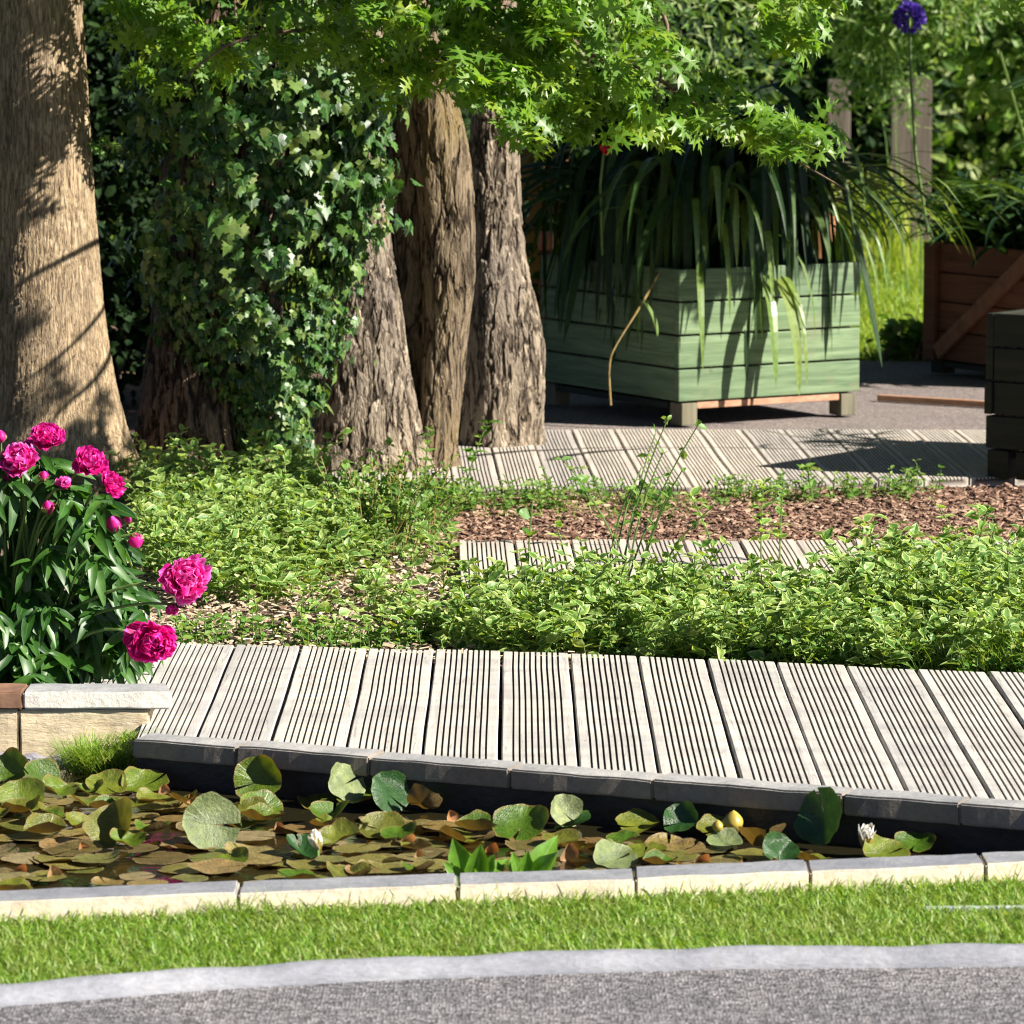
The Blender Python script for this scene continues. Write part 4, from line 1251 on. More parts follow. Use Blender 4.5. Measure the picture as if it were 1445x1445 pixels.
for tx, ty in ((1418, 130), (1425, 210), (1408, 128)):
    b = fc + fu * .1 + np.array([0, 0, .45]); tip = PD(tx, ty, 12.7); t = np.linspace(0, 1, 10)[:, None]
    c1 = b + np.array([.1, 0, .75]); c2 = tip + np.array([.18, 0, .12])
    P_ = (1 - t) ** 3 * b + 3 * t * (1 - t) ** 2 * c1 + 3 * t * t * (1 - t) * c2 + t ** 3 * tip
    wv = .05 * np.sin(np.pi * (t[:, 0] * .9 + .08)); up = np.array([0, .3, .05])
    sd = norm(np.array([-.2, -.5, .8]))
    V = np.stack([P_ - sd * wv[:, None] / 2, P_ + up * .01, P_ + sd * wv[:, None] / 2], 1).reshape(-1, 3)
    f = []
    for i in range(9):
        a = 3 * i; f += [[a, a + 1, a + 4, a + 3], [a + 1, a + 2, a + 5, a + 4]]
    g.add(V, f, np.tile([1, 0, 1], 10))
g.build('foliage', M['strap'], sf)

# ------------------------------------------------------------------ flowers of the background


def petal_base(n=5, m=5, cup=.35, ruf=.08, wd=.5, ph=0.0, notch=0.0):
    V, A, f = [], [], []
    for i in range(n + 1):
        t = i / n
        hw = wd * math.sin(math.pi * min(1, .12 + .66 * t)) if t < 1 else wd * .62
        for j in range(m + 1):
            s = j / m * 2 - 1
            z = cup * (t * t * .6 + s * s * hw * .9) + ruf * t * math.sin(s * 7 + ph) * (t > .4)
            y = t * (1 - .10 * s * s * t) - notch * (t == 1) * (j % 2)
            V.append((s * hw, y, z)); A.append(t)
    k = m + 1
    for i in range(n):
        for j in range(m): f.append([i * k + j, i * k + j + 1, (i + 1) * k + j + 1, (i + 1) * k + j])
    return np.array(V), f, np.array(A)


def flower(geo, c, axis, r, layers, bases):
    """layers: (count, opening angle from axis, relative length, relative start)"""
    axis = norm(np.array(axis, float))
    a = norm(np.cross(axis, [.3, .8, .5])); b = np.cross(axis, a)
    for n_, op, L, st_ in layers:
        az = rng.uniform(0, 6.28) + np.arange(n_) * 2 * math.pi / n_ + rng.normal(0, .18, n_)
        op_ = op + rng.normal(0, .22 if n_ > 6 else .13, n_)
        rad = np.cos(az)[:, None] * a + np.sin(az)[:, None] * b
        d = np.cos(op_)[:, None] * axis + np.sin(op_)[:, None] * rad
        nn = np.sin(op_)[:, None] * axis - np.cos(op_)[:, None] * rad
        T = np.array(c) + rad * r * st_ + axis * (-.25 * r)
        scatter(geo, bases, d, nn + rng.normal(0, .12, (n_, 3)), r * L * rng.uniform(.85, 1.12, n_), T)


PET = [petal_base(6, 9, cp_, rf, .56, ph, .07) for cp_, rf, ph in ((.35, .10, 0), (.55, .16, 1), (.25, .12, 2), (.7, .18, 4))]
FULL = [(7, 1.6, 1.12, .04), (8, 1.3, 1.08, .05), (9, 1.0, 1.0, .06), (10, .68, .95, .10), (9, .38, .9, .12), (6, .12, .82, .06)]

# scarlet bloom and violet bloom
e = empty('red_flower', PD(850, 240, 14.3), 'single scarlet bloom above the mint green planter', 'flower')
g = Geo(); flower(g, PD(852, 212, 14.3), (.3, -.6, .7), .028, [(7, 1.1, 1.0, .05), (8, .6, .9, .1)], PET); g.build('bloom', M['red_bloom'], e)
g = Geo(); g.tube([PD(852, 216, 14.3), PD(847, 260, 14.32), PD(850, 360, 14.5)], .004, 5); g.build('stem', M['stem'], e)
e = empty('agapanthus', PD(1290, 200, 15.6), 'violet globe flower on a tall stem before pale shrubs', 'flower')
g = Geo()
c = PD(1283, 25, 15.6)
d = norm(rng.normal(0, 1, (120, 3)) + [0, 0, .25])
NP = [blade([.05, .16, .2, .03], [0, .4, .75, 1.0], -.2, .4)]
for q in range(4):
    scatter(g, NP, d + rng.normal(0, .22, d.shape), rng.normal(0, 1, d.shape), rng.uniform(.024, .034, len(d)), c + d * .032)
g.build('flower_head', M['purple'], e)
g = Geo(); g.tube([c, PD(1285, 100, 15.6), PD(1292, 220, 15.65), PD(1310, 330, 15.8)], .006, 6); g.build('stem', M['stem'], e)

# ------------------------------------------------------------------ background shrubs, fence, pots


def shrub(name, label, cat, c, rad, n, size, mat, bases=SMALL, stems=8, group=None, hollow=.35, up=.3):
    c = np.array(c, float); rad = np.array(rad, float)
    base = np.array([c[0], c[1], 0])
    e = empty(name, base, label, cat, group)
    g = Geo()
    nb = 26
    cen = norm(rng.normal(0, 1, (nb, 3))) * (rng.random((nb, 1)) ** .4) * .72
    idx = rng.integers(0, nb, n)
    p = cen[idx] + rng.normal(0, 1, (n, 3)) * .20
    T = c + p * rad
    T[:, 2] = np.maximum(T[:, 2], .0)
    d = norm(p + rng.normal(0, .7, (n, 3)) + [0, 0, .1]); nn = norm(rng.normal(0, .6, (n, 3)) + p * .5 + [0, -.2, up + .4])
    scatter(g, bases, d, nn, size * rng.uniform(.6, 1.25, n), T)
    g.build('foliage', mat, e)
    g = Geo()
    for i in range(stems):
        q = c + cen[i] * rad * .9
        b = base + [rng.normal(0, .08), rng.normal(0, .08), -.05]
        t = np.linspace(0, 1, 7)[:, None]; mid = (b + q) / 2 + [rng.normal(0, .1), 0, .1]
        g.tube((1 - t) ** 2 * b + 2 * t * (1 - t) * mid + t * t * q, np.linspace(.016, .004, 7) * (.35 if stems < 4 else 1), 5)
    g.build('stem', M['twig'] if stems > 3 else M['stem'], e)
    return e


def at(px, py, Y): return PD(px, py, Y)


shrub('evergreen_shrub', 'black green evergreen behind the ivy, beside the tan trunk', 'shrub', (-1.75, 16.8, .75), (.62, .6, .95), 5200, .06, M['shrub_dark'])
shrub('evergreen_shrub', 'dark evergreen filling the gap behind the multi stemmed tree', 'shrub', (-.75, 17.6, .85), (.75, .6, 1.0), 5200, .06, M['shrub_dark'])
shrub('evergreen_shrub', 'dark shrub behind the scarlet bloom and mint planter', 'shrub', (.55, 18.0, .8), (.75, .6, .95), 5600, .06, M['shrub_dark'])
shrub('pale_shrub', 'grey green shrub seen through the oak leaves', 'shrub', (.45, 16.8, 1.35), (.7, .3, .38), 1500, .055, M['shrub_pale'], NARROW, 3)
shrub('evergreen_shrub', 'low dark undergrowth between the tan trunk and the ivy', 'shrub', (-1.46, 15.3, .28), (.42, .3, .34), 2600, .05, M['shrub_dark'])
shrub('pale_shrub', 'fine leaved grey green shrub round the violet flower', 'shrub', (1.80, 20.0, 1.42), (.60, .4, .36), 4800, .065, M['shrub_pale'], NARROW, 2)
shrub('pale_shrub', 'sparse pale shrub leaning over the weathered fence boards', 'shrub', (1.74, 20.4, .98), (.34, .2, .30), 620, .06, M['shrub_pale'], NARROW, 2)
shrub('pale_shrub', 'bright leafy shrub at the top right above the brown planter', 'shrub', (2.65, 20.6, 1.25), (.55, .4, .50), 4200, .07, M['shrub_pale'], SMALL, 3)
shrub('evergreen_shrub', 'dark green shrub under the bright shrubs at right', 'shrub', (1.95, 24.2, .75), (.45, .3, .55), 3200, .08, M['shrub_dark'])
# deep hedge far behind
e = empty('hedge', (0, 27, 0), 'tall dark hedge closing the far end of the garden', 'hedge')
g = Geo(); n = 30000
T = np.stack([rng.uniform(-6, 7, n), 27 + rng.normal(0, .35, n), rng.uniform(-.05, 2.6, n)], 1)
scatter(g, SMALL, rng.normal(0, 1, (n, 3)), rng.normal(0, .6, (n, 3)) + [0, -.5, .5], rng.uniform(.07, .13, n), T)
g.build('foliage', M['hedge'], e)
g = Geo(); g.box((.5, 27.6, 1.2), np.eye(3), (13.5, .6, 2.6)); g.build('core', M['shrub_dark'], e)

FY = 23.0
e = empty('wooden_fence', (2.1, FY, 0), 'weathered silver grey wooden fence behind the sunny lawn', 'fence')
for l, r_, tp, bt in ((1168, 1198, 112, 345), (1258, 1284, 112, 352), (1287, 1312, 108, 356)):
    a, b = PD(l, tp, FY), PD(r_, bt, FY)
    g = Geo(); g.box(((a[0] + b[0]) / 2, FY + rng.uniform(-.01, .01), (a[2] + b[2] - .08) / 2), np.eye(3), (b[0] - a[0], .03, a[2] - b[2] + .08))
    g.build('fence_board', M['fence'], e, bevel=.004)
for py in (160, 300):
    a, b = PD(1256, py, FY + .04), PD(1314, py, FY + .04)
    g = Geo(); g.box((a + b) / 2 + [0, .025, 0], np.eye(3), (b[0] - a[0], .03, .06)); g.build('fence_rail', M['fence'], e, bevel=.004)
# sunny reed clump on the lawn
e = empty('reed_clump', (G(1225, 350)[0], 21.6, .05), 'yellow green reedy clump on the lawn before the fence', 'plant')
g = Geo()
for i in range(520):
    b = np.array([G(1225, 350)[0] * 21.6 / 23.7 + rng.normal(0, .085), 21.6 + rng.normal(0, .12), .04])
    el = R(rng.uniform(72, 89)); strap_leaf(g, b, rng.uniform(0, 6.28), el, rng.uniform(.25, .56), rng.uniform(.006, .014), R(rng.uniform(5, 45)), n=6)
g.build('foliage', M['reed'], e)
# low leafy plants at the lawn front edge
for px, py, nm in ((1245, 462, 'low green plant at the front edge of the far lawn, left'), (1290, 466, 'low green plant at the lawn edge beside the brown planter')):
    b = G(px, py)
    shrub('border_plant', nm, 'plant', (b[0], 17.0, .06), (.12, .1, .08), 500, .05, M['weed'], SMALL, 4)


def pot(label, px, py0, py1, Y, wpx, mat):
    a, b = PD(px, py0, Y), PD(px, py1, Y)
    e = empty('plant_pot', (a[0], Y, b[2]), label, 'plant pot')
    r = wpx / 2 * Y / F; h = a[2] - b[2]
    for nm, prof in (('body', [(0, 0), (.68 * r, 0), (.95 * r, .8 * h), (.95 * r, .84 * h), (.8 * r, .84 * h), (0, .8 * h)]), ('rim', [(.9 * r, .845 * h), (1.02 * r, .845 * h), (1.05 * r, h), (.9 * r, h), (.86 * r, .845 * h)])):
        n = 28; V = [(a[0] + q * math.cos(t), Y + q * math.sin(t), b[2] + z) for q, z in prof for t in np.arange(n) * 2 * math.pi / n]
        g = Geo(); g.add(V, [[i * n + j, i * n + (j + 1) % n, (i + 1) * n + (j + 1) % n, (i + 1) * n + j] for i in range(len(prof) - 1) for j in range(n)])
        g.build(nm, mat, e, smooth=False)
    return e


pot('terracotta pot half hidden left of the mint planter', 765, 196, 455, 18.2, 78, M['terracotta'])
pot('terracotta pot glimpsed through blades right of the mint planter', 1158, 285, 440, 18.6, 44, M['terracotta'])
e = empty('garden_post', (PD(771, 470, 15.9)[0], 15.9, 0), 'dark red post with coral cap between oak trunk and planter', 'post')
g = Geo(); a, b = PD(771, 352, 15.9), PD(771, 520, 15.9)
g.box((a[0], 15.9, (a[2] - .02) / 2), np.eye(3), (.05, .05, a[2] + .02)); g.build('shaft', M['red_post'], e, bevel=.004)
g = Geo(); a = PD(770, 340, 15.9); g.box((a[0], 15.9, a[2]), np.eye(3), (.056, .056, .07)); g.build('cap', M['coral'], e, bevel=.012)

# ------------------------------------------------------------------ ground cover


def cover(name, label, polys, mat, leaf=(.022, .050), bases=COVER):
    """polys: (photo polygon, stems, height, patchiness)"""
    g, gs = Geo(), Geo()
    for poly, n, (h0, h1), patch in polys:
        q = sample_poly(gpoly(poly), n)
        f = .6 * fnoise(q[:, 0], q[:, 1], 3.2, 5) + .6 * fnoise(q[:, 0], q[:, 1], 8.5, 9)
        for (x, y), fv_ in zip(q, f):
            if fv_ < patch and rng.random() < .8: continue
            h = rng.uniform(h0, h1) * (1 + .8 * fv_) * (1.45 if rng.random() < .06 else 1)
            lean = rng.normal(0, .45, 2) * h
            k = int(3 + h / .028)
            t = np.linspace(.2, 1, k)
            P_ = np.stack([x + lean[0] * t ** 1.5, y + lean[1] * t ** 1.5, -.03 + (h + .03) * t], 1)
            az = rng.uniform(0, 3.14) + np.arange(k) * 1.57
            for s in (0, math.pi):
                a = az + s + rng.normal(0, .3, k)
                d = np.stack([np.cos(a), np.sin(a), rng.normal(.15, .3, k) + .25 * t], 1)
                nn = np.stack([-.35 * np.cos(a), -.35 * np.sin(a) - .25, np.ones(k)], 1) + rng.normal(0, .35, (k, 3))
                scatter(g, bases, d, nn, rng.uniform(leaf[0], leaf[1], k) * (1.1 - .35 * t), P_)
            gs.tube(np.concatenate([[[x, y, -.035]], P_]), .0014, 3, cap=False)
    gs_n = gs
    # stems and leaves are one mass
    for a_, b_ in ((gs, M['stem']),):
        pass
    o = tag(g.build(name, mat), label, 'ground cover', kind='stuff')
    s = gs.build('stem_mass', M['stem'], o); s['kind'] = 'stuff'
    return o


cover('ground_cover', 'cream edged variegated ground cover behind the peony', [
    ([(185, 705), (330, 700), (470, 706), (540, 722), (590, 765), (500, 790), (400, 838), (300, 845), (240, 830), (180, 800)], 560, (.05, .135), -.30),
    ([(180, 690), (300, 690), (410, 694), (440, 704), (420, 740), (200, 740)], 130, (.09, .15), -.9),
    ([(420, 760), (640, 790), (660, 880), (600, 915), (480, 905), (340, 890), (430, 860)], 110, (.03, .08), .05)], M['cover'])
cover('ground_cover', 'dense variegated ground cover right of centre behind the near boardwalk', [
    ([(640, 870), (720, 850), (900, 855), (1100, 850), (1300, 830), (1500, 820), (1720, 815), (1740, 955), (1560, 945), (1440, 940), (1290, 938), (1090, 928), (900, 918), (760, 912), (660, 905)], 1080, (.05, .115), -.40),
    ([(660, 880), (900, 870), (1300, 850), (1540, 840), (1540, 910), (900, 900)], 40, (.13, .18), -.9),
    ([(1200, 835), (1320, 815), (1720, 800), (1720, 910), (1250, 900)], 350, (.08, .145), -.9),
    ([(560, 880), (760, 890), (900, 918), (700, 914), (560, 905)], 70, (.03, .07), .0)], M['cover'])
# green fringe of low weeds along the deck edge and grassy patch at right
cover('ground_cover', 'small plain green weeds along the boardwalk edges', [
    ([(640, 905), (900, 915), (1090, 926), (1290, 936), (1445, 942), (1560, 950), (1560, 925), (1290, 915), (900, 900)], 420, (.015, .05), -.9),
    ([(250, 880), (640, 890), (640, 914), (250, 902)], 170, (.01, .03), .0),
    ([(620, 690), (760, 692), (950, 700), (960, 712), (640, 716)], 130, (.02, .05), -.2),
    ([(1000, 690), (1330, 682), (1330, 696), (1010, 706)], 110, (.015, .045), -.1),
    ([(560, 700), (640, 700), (640, 780), (560, 780)], 60, (.04, .09), -.5)], M['weed'], (.016, .03), SMALL)
g = Geo()
n = 2600
q = sample_poly(gpoly([(1250, 900), (1560, 860), (1560, 945), (1445, 940), (1290, 936)]), n)
hgt = rng.uniform(.06, .15, n); az = rng.uniform(0, 6.28, n)
scatter(g, GRASS, np.stack([np.cos(az) * .5, np.sin(az) * .5, np.ones(n)], 1), np.stack([np.cos(az), np.sin(az), az * 0], 1), hgt, np.stack([q[:, 0], q[:, 1], np.full(n, -.03)], 1), .003 / hgt)
q = sample_poly(gpoly([(640, 690), (980, 690), (980, 722), (640, 722)]), 700)
n = 700; hgt = rng.uniform(.02, .05, n); az = rng.uniform(0, 6.28, n)
scatter(g, GRASS, np.stack([np.cos(az) * .5, np.sin(az) * .5, np.ones(n)], 1), np.stack([np.cos(az), np.sin(az), az * 0], 1), hgt, np.stack([q[:, 0], q[:, 1], np.full(n, -.03)], 1), .003 / hgt)
tag(g.build('grass', M['grass']), 'loose wild grass growing through the flower beds', 'grass', kind='stuff')

# taller single shoots: (base px, base py, tip px, tip py, label, density)
shoots = [(300, 710, 288, 640, 'short leafy shoot in front of the dark furrowed trunk', 6, 'weed'), (345, 715, 362, 612, 'thin leafy shoot before the ivy foot', 7, 'weed'),
          (455, 720, 462, 620, 'slim upright shoot just left of the rough stem', 7, 'weed'), (600, 730, 606, 606, 'leafy shoot before the foot of the rough stem', 8, 'weed'),
          (648, 715, 688, 598, 'tall arching shoot in front of the oak foot', 8, 'weed'), (880, 770, 795, 650, 'leaning shoot reaching left over the bark chips', 6, 'weed'),
          (1075, 800, 1078, 682, 'upright pale leafed shoot on the chips right of centre', 9, 'cover'), (1020, 800, 975, 700, 'leaning pale shoot on the chips left of the upright one', 7, 'cover'),
          (1100, 790, 1105, 690, 'smaller pale shoot beside the upright one on the chips', 6, 'cover'), (1225, 830, 1218, 735, 'pale shoot rising from the ground cover at right', 7, 'cover'),
          (1390, 820, 1380, 720, 'leafy shoot at the far right of the ground cover', 8, 'cover'), (745, 870, 752, 705, 'thin seeding stem rising through the ground cover centre', 5, 'weed'), (1150, 700, 1140, 660, 'broad leafed seedling at the back boardwalk edge', 5, 'weed')]
for bx_, by_, tx, ty, lab, k, mm in shoots:
    b = G(bx_, by_); tip = PD(tx, ty, b[1])
    e = empty('leafy_shoot', b, lab, 'plant')
    t = np.linspace(0, 1, 9)[:, None]; mid = (b + tip) / 2 + [rng.normal(0, .01), 0, .02]
    W = (1 - t) ** 2 * (b - [0, 0, .04]) + 2 * t * (1 - t) * mid + t * t * tip
    g = Geo(); g.tube(W, np.linspace(.0030, .0018, 9), 5); g.build('stem', M['stem'], e)
    g = Geo()
    tq = np.repeat(np.linspace(.35, 1, k), 2); P_ = np.stack([np.interp(tq, t[:, 0], W[:, i]) for i in range(3)], 1)
    az = np.repeat(rng.uniform(0, 6) + np.arange(k) * 1.5, 2) + np.tile([0, math.pi], k)
    d = np.stack([np.cos(az), np.sin(az), np.full(2 * k, .5)], 1)
    scatter(g, COVER, d, np.stack([-.4 * np.cos(az), -.4 * np.sin(az) - .2, np.ones(2 * k)], 1) + rng.normal(0, .3, (2 * k, 3)), rng.uniform(.026, .046, 2 * k), P_)
    g.build('foliage', M[mm], e)

# feathery yellowing plant in the middle
b = G(545, 775)
e = empty('wild_plant', b, 'bushy yellowing wild plant before the rough stem', 'plant')
g, gs = Geo(), Geo()
for i in range(60):
    p0 = b + [rng.normal(0, .05), rng.normal(0, .05), -.03]
    tip = p0 + [rng.normal(.02, .07), rng.normal(0, .06), rng.uniform(.12, .29)]
    t = np.linspace(0, 1, 7)[:, None]; W = p0 + (tip - p0) * t + np.array([0, 0, .02]) * np.sin(t * 3.14)
    gs.tube(W, .0013, 4)
    k = 14; tq = rng.uniform(.35, 1, k); P_ = np.stack([np.interp(tq, t[:, 0], W[:, j]) for j in range(3)], 1)
    scatter(g, SMALL, rng.normal(0, 1, (k, 3)) + [0, 0, .4], rng.normal(0, .5, (k, 3)) + [0, -.3, .8], rng.uniform(.012, .026, k), P_)
g.build('foliage', M['weed'], e); gs.build('stalk', M['dry'], e)
# wiry green stalks
b = G(875, 850)
e = empty('wild_plant', b, 'clump of long wiry green stalks leaning right over the chips', 'plant')
g = Geo(); g2 = Geo()
for tx, ty, bx_ in ((942, 592, 868), (985, 600, 872), (935, 640, 880), (905, 660, 862), (965, 660, 890), (890, 690, 855), (945, 702, 900), (1000, 720, 905), (925, 612, 875)):
    p0 = G(bx_, 850) - [0, 0, .03]; tip = PD(tx, ty, p0[1] + rng.normal(0, .05)); t = np.linspace(0, 1, 8)[:, None]
    W = (1 - t) ** 2 * p0 + 2 * t * (1 - t) * ((p0 + tip) / 2 + [-.03, 0, .03]) + t * t * tip
    g.tube(W, np.linspace(.0030, .0016, 8), 5)
    k = 9; P_ = W[rng.integers(4, 8, k)]
    scatter(g2, SMALL, rng.normal(0, 1, (k, 3)) + [0, 0, .3], rng.normal(0, .5, (k, 3)) + [0, -.3, .8], rng.uniform(.014, .030, k), P_)
g.build('stalk', M['stem'], e); g2.build('foliage', M['weed'], e)

# grass tuft in the pond corner
b = G(142, 1088, WZ)
e = empty('grass_tuft', b, 'bushy green grass tuft at the pond corner by the cream wall', 'grass tuft')
g = Geo()
n = 900
q = b + np.stack([rng.normal(0, .028, n), rng.normal(.0, .02, n), np.full(n, .0)], 1)
az = rng.uniform(0, 6.28, n)
hgt = rng.uniform(.05, .115, n)
scatter(g, GRASS, np.stack([np.cos(az) * .75, np.sin(az) * .6, np.ones(n)], 1), np.stack([np.cos(az), np.sin(az), az * 0], 1) + rng.normal(0, .2, (n, 3)), hgt, q, .0026 / hgt)
n = 260
q0 = PD(205, 1036, WY - .1)
q = q0 + np.stack([rng.normal(0, .03, n), rng.normal(0, .02, n), np.full(n, -.01)], 1); az = rng.uniform(0, 6.28, n); hgt = rng.uniform(.015, .035, n)
scatter(g, GRASS, np.stack([np.cos(az), np.sin(az), np.ones(n)], 1), np.stack([np.cos(az), np.sin(az), az * 0], 1), hgt, q, .0024 / hgt)
g.build('blades', M['grass'], e)

# ------------------------------------------------------------------ peony
PY = 9.05
pb = np.array([PD(20, 960, PY)[0], PY, 0.0])
pe_ = empty('peony', pb, 'magenta peony bush in bloom behind the low cream wall', 'peony')
g, gs = Geo(), Geo()
ppm = F / PY
for i in range(290):
    # leaf positions spread through a leaning dome
    py = rng.uniform(640, 955); f = (py - 640) / 315
    right = np.interp(py, [640, 700, 760, 830, 900, 955], [70, 150, 165, 195, 205, 150])
    px = rng.uniform(-120, right - 18)
    if py < 700 and px > 90 and rng.random() < .5: continue
    Yp = PY + rng.normal(0, .09)
    p = PD(px, py, Yp)
    if rng.random() < .55:
        t = np.linspace(0, 1, 6)[:, None]; b0 = pb + [rng.normal(0, .05), rng.normal(0, .05), 0]; mid = (b0 + p) / 2 + [0, 0, .06]
        gs.tube((1 - t) ** 2 * b0 + 2 * t * (1 - t) * mid + t * t * p, np.linspace(.004, .002, 6), 5)
    out = norm(np.array([p[0] - pb[0] + rng.normal(0, .06), (p[1] - pb[1]) - .05 + rng.normal(0, .08), 0]))
    for j, (aa, L) in enumerate(((0, 1.0), (.5, .9), (-.5, .9), (1.0, .75), (-1.0, .75), (1.6, .6), (-1.6, .6))):
        ca, sa = math.cos(aa), math.sin(aa)
        dv = np.array([out[0] * ca - out[1] * sa, out[0] * sa + out[1] * ca, -.45 + rng.normal(0, .25)])
        nn = np.array([.1, -.45, .8]) + rng.normal(0, .25, 3)
        scatter(g, LANCE, dv[None], nn[None], np.array([.098 * L * rng.uniform(.85, 1.2)]), (p + out * .01 * j)[None], 1.0)
g.build('foliage', M['peony'], pe_, smooth=True)


def bud_geo(g, c, ax, r):
    n, m = 10, 12
    ax = norm(np.array(ax, float)); a = norm(np.cross(ax, [.2, .9, .3])); b = np.cross(ax, a)
    V = []
    for i in range(n + 1):
        t = i / n; q = r * math.sin(math.pi * t) ** .8 * (1.0 - .15 * t)
        for j in range(m):
            th = 2 * math.pi * j / m + t * 1.1
            w_ = q * (1 + .07 * math.cos(3 * th))
            V.append(np.array(c) + ax * (t - .5) * 2 * r * 1.1 + a * w_ * math.cos(th) + b * w_ * math.sin(th))
    g.add(V, [[i * m + j, i * m + (j + 1) % m, (i + 1) * m + (j + 1) % m, (i + 1) * m + j] for i in range(n) for j in range(m)], np.repeat(np.linspace(0, 1, n + 1), m))


flowers = [(66, 618, 25, (.15, -.35, .9), 8.95), (26, 652, 28, (-.2, -.6, .7), 8.9), (126, 655, 25, (.25, -.5, .8), 8.95), (155, 684, 20, (.6, -.5, .5), 8.95), (44, 626, 12, (-.2, -.2, .9), 9.0), (8, 672, 18, (-.5, -.5, .6), 8.95),
           (260, 820, 36, (.45, -.8, .35), 8.85), (243, 856, 14, (.1, -.6, -.6), 8.87), (212, 906, 31, (.4, -.85, -.1), 8.8), (90, 685, 15, (.1, -.3, .9), 8.9)]
for px, py, rp, ax, Yp in flowers:
    c = PD(px, py, Yp); r = rp * Yp / F * rng.uniform(.84, .96); ax = norm(np.array(ax) + rng.normal(0, .12, 3))
    g = Geo(); flower(g, c, ax, r * 1.05, (FULL[:3] + FULL[4:] if rng.random() < .5 else [FULL[0], FULL[1], (7, .9, 1.05, .1), (6, .5, .9, .15), (5, .2, .75, .1)]) if rp > 16 else FULL[2:], PET)
    fl = g.build('flower', M['petal' if rp in (25, 31, 20, 14, 12) else 'petal_light'], pe_)
    g = Geo(); flower(g, c - norm(np.array(ax)) * r * .25, ax, r * .45, [(5, 1.7, 1.0, .1)], PET); g.build('calyx', M['sepal'], fl)
    fl_b = c - norm(np.array(ax)) * r * .3
    t = np.linspace(0, 1, 9)[:, None]; b0 = pb + [rng.normal(0, .04), rng.normal(0, .03), 0]
    mid = np.array([(b0[0] + fl_b[0]) / 2, fl_b[1], max(fl_b[2] + .02, .2)])
    gs.tube((1 - t) ** 2 * b0 + 2 * t * (1 - t) * mid + t * t * fl_b, np.linspace(.0045, .003, 9), 6)
for px, py, rp, ax in ((68, 716, 10, (-.1, -.3, .9)), (89, 712, 7, (.1, -.3, .9)), (112, 726, 10, (.3, -.4, .8)), (103, 716, 7, (.2, -.3, .9)), (161, 739, 13, (-.2, -.5, .8)), (181, 733, 6, (.3, -.3, .9)), (192, 763, 12, (.3, -.5, -.6)), (1, 616, 9, (0, -.2, 1)), (62, 672, 8, (.1, -.4, .9))):
    c = PD(px, py, 8.9); r = rp * 8.9 / F
    g = Geo(); bud_geo(g, c, ax, r); bo = g.build('bud', M['petal'], pe_, smooth=True)
    g = Geo(); flower(g, c - norm(np.array(ax)) * r * .62, ax, r * 1.25, [(5, .70, 1.0, .36)], PET); g.build('calyx', M['sepal'], bo)
    t = np.linspace(0, 1, 9)[:, None]; b0 = pb + [rng.normal(0, .04), rng.normal(0, .03), 0]; q = c - norm(np.array(ax)) * r
    gs.tube((1 - t) ** 2 * b0 + 2 * t * (1 - t) * np.array([(b0[0] + q[0]) / 2, q[1], max(q[2], .15)]) + t * t * q, np.linspace(.004, .0025, 9), 6)
gs.build('stem', M['stem'], pe_)
g = Geo(); V = [(-1.7, WY + .102, .02), (wx(25), WY + .102, .02), (wx(15), WY + .36, .02), (-1.7, WY + .36, .02)]
g.add(V + [(x, y, -.04) for x, y, _ in V], [[0, 1, 2, 3], [0, 4, 5, 1], [1, 5, 6, 2], [2, 6, 7, 3]])
tag(g.build('soil', M['soil']), kind='structure')

# ------------------------------------------------------------------ water lilies


def pad_mesh(name, mat, cup=.1, wave=.06, fold=0.0, notch=.22, seed=0.0, rolled=0.0):
    nr, na = 6, 34
    V, A = [(0, 0, 0)], [0.0]
    for i in range(1, nr + 1):
        r = i / nr
        for j in range(na + 1):
            th = notch + (2 * math.pi - 2 * notch) * j / na + math.pi / 2 * 3
            rr_ = r * (1 + .03 * math.sin(5 * th + seed) + .02 * math.sin(11 * th + seed * 2))
            x, y = rr_ * math.cos(th), rr_ * math.sin(th)
            z = cup * r * r + wave * r * r * math.sin(3 * th + seed) + wave * .5 * r ** 3 * math.sin(7 * th + 2 * seed) + fold * abs(x) ** 1.3 + rolled * max(0, math.cos(th - seed)) ** 3 * r ** 4
            V.append((x, y, z)); A.append(.05 + .95 * abs(math.sin((th - notch) * 6.5)) if r > .2 else .5)
    f = [[0, 1 + j, 2 + j] for j in range(na)]
    k = na + 1
    for i in range(nr - 1):
        for j in range(na): f.append([1 + i * k + j, 1 + (i + 1) * k + j, 2 + (i + 1) * k + j, 2 + i * k + j])
    g = Geo(); g.add(V, f, A)
    return g.mesh(name, mat, True)


PADS = {}
for key, mat_ in (('flat', 'pad_brown'), ('green', 'pad'), ('pale', 'pad_pale'), ('deep', 'pad_deep')):
    PADS[key] = [pad_mesh('lily_pad', M[mat_], c_, w_, fo, .05 + .06 * rng.random(), sd, ro) for c_, w_, fo, sd, ro in
                 (((.01, .012, 0, .3, .02), (.02, .03, 0, 1.7, .12), (.0, .015, 0, 3.9, .0), (.03, .025, .02, 5.0, .25)) if key == 'flat' else
                  ((.15, .06, .1, .5, .2), (.2, .10, .3, 2.0, .3), (.1, .08, .0, 4.0, .5), (.25, .05, .5, 5.2, .0)))]


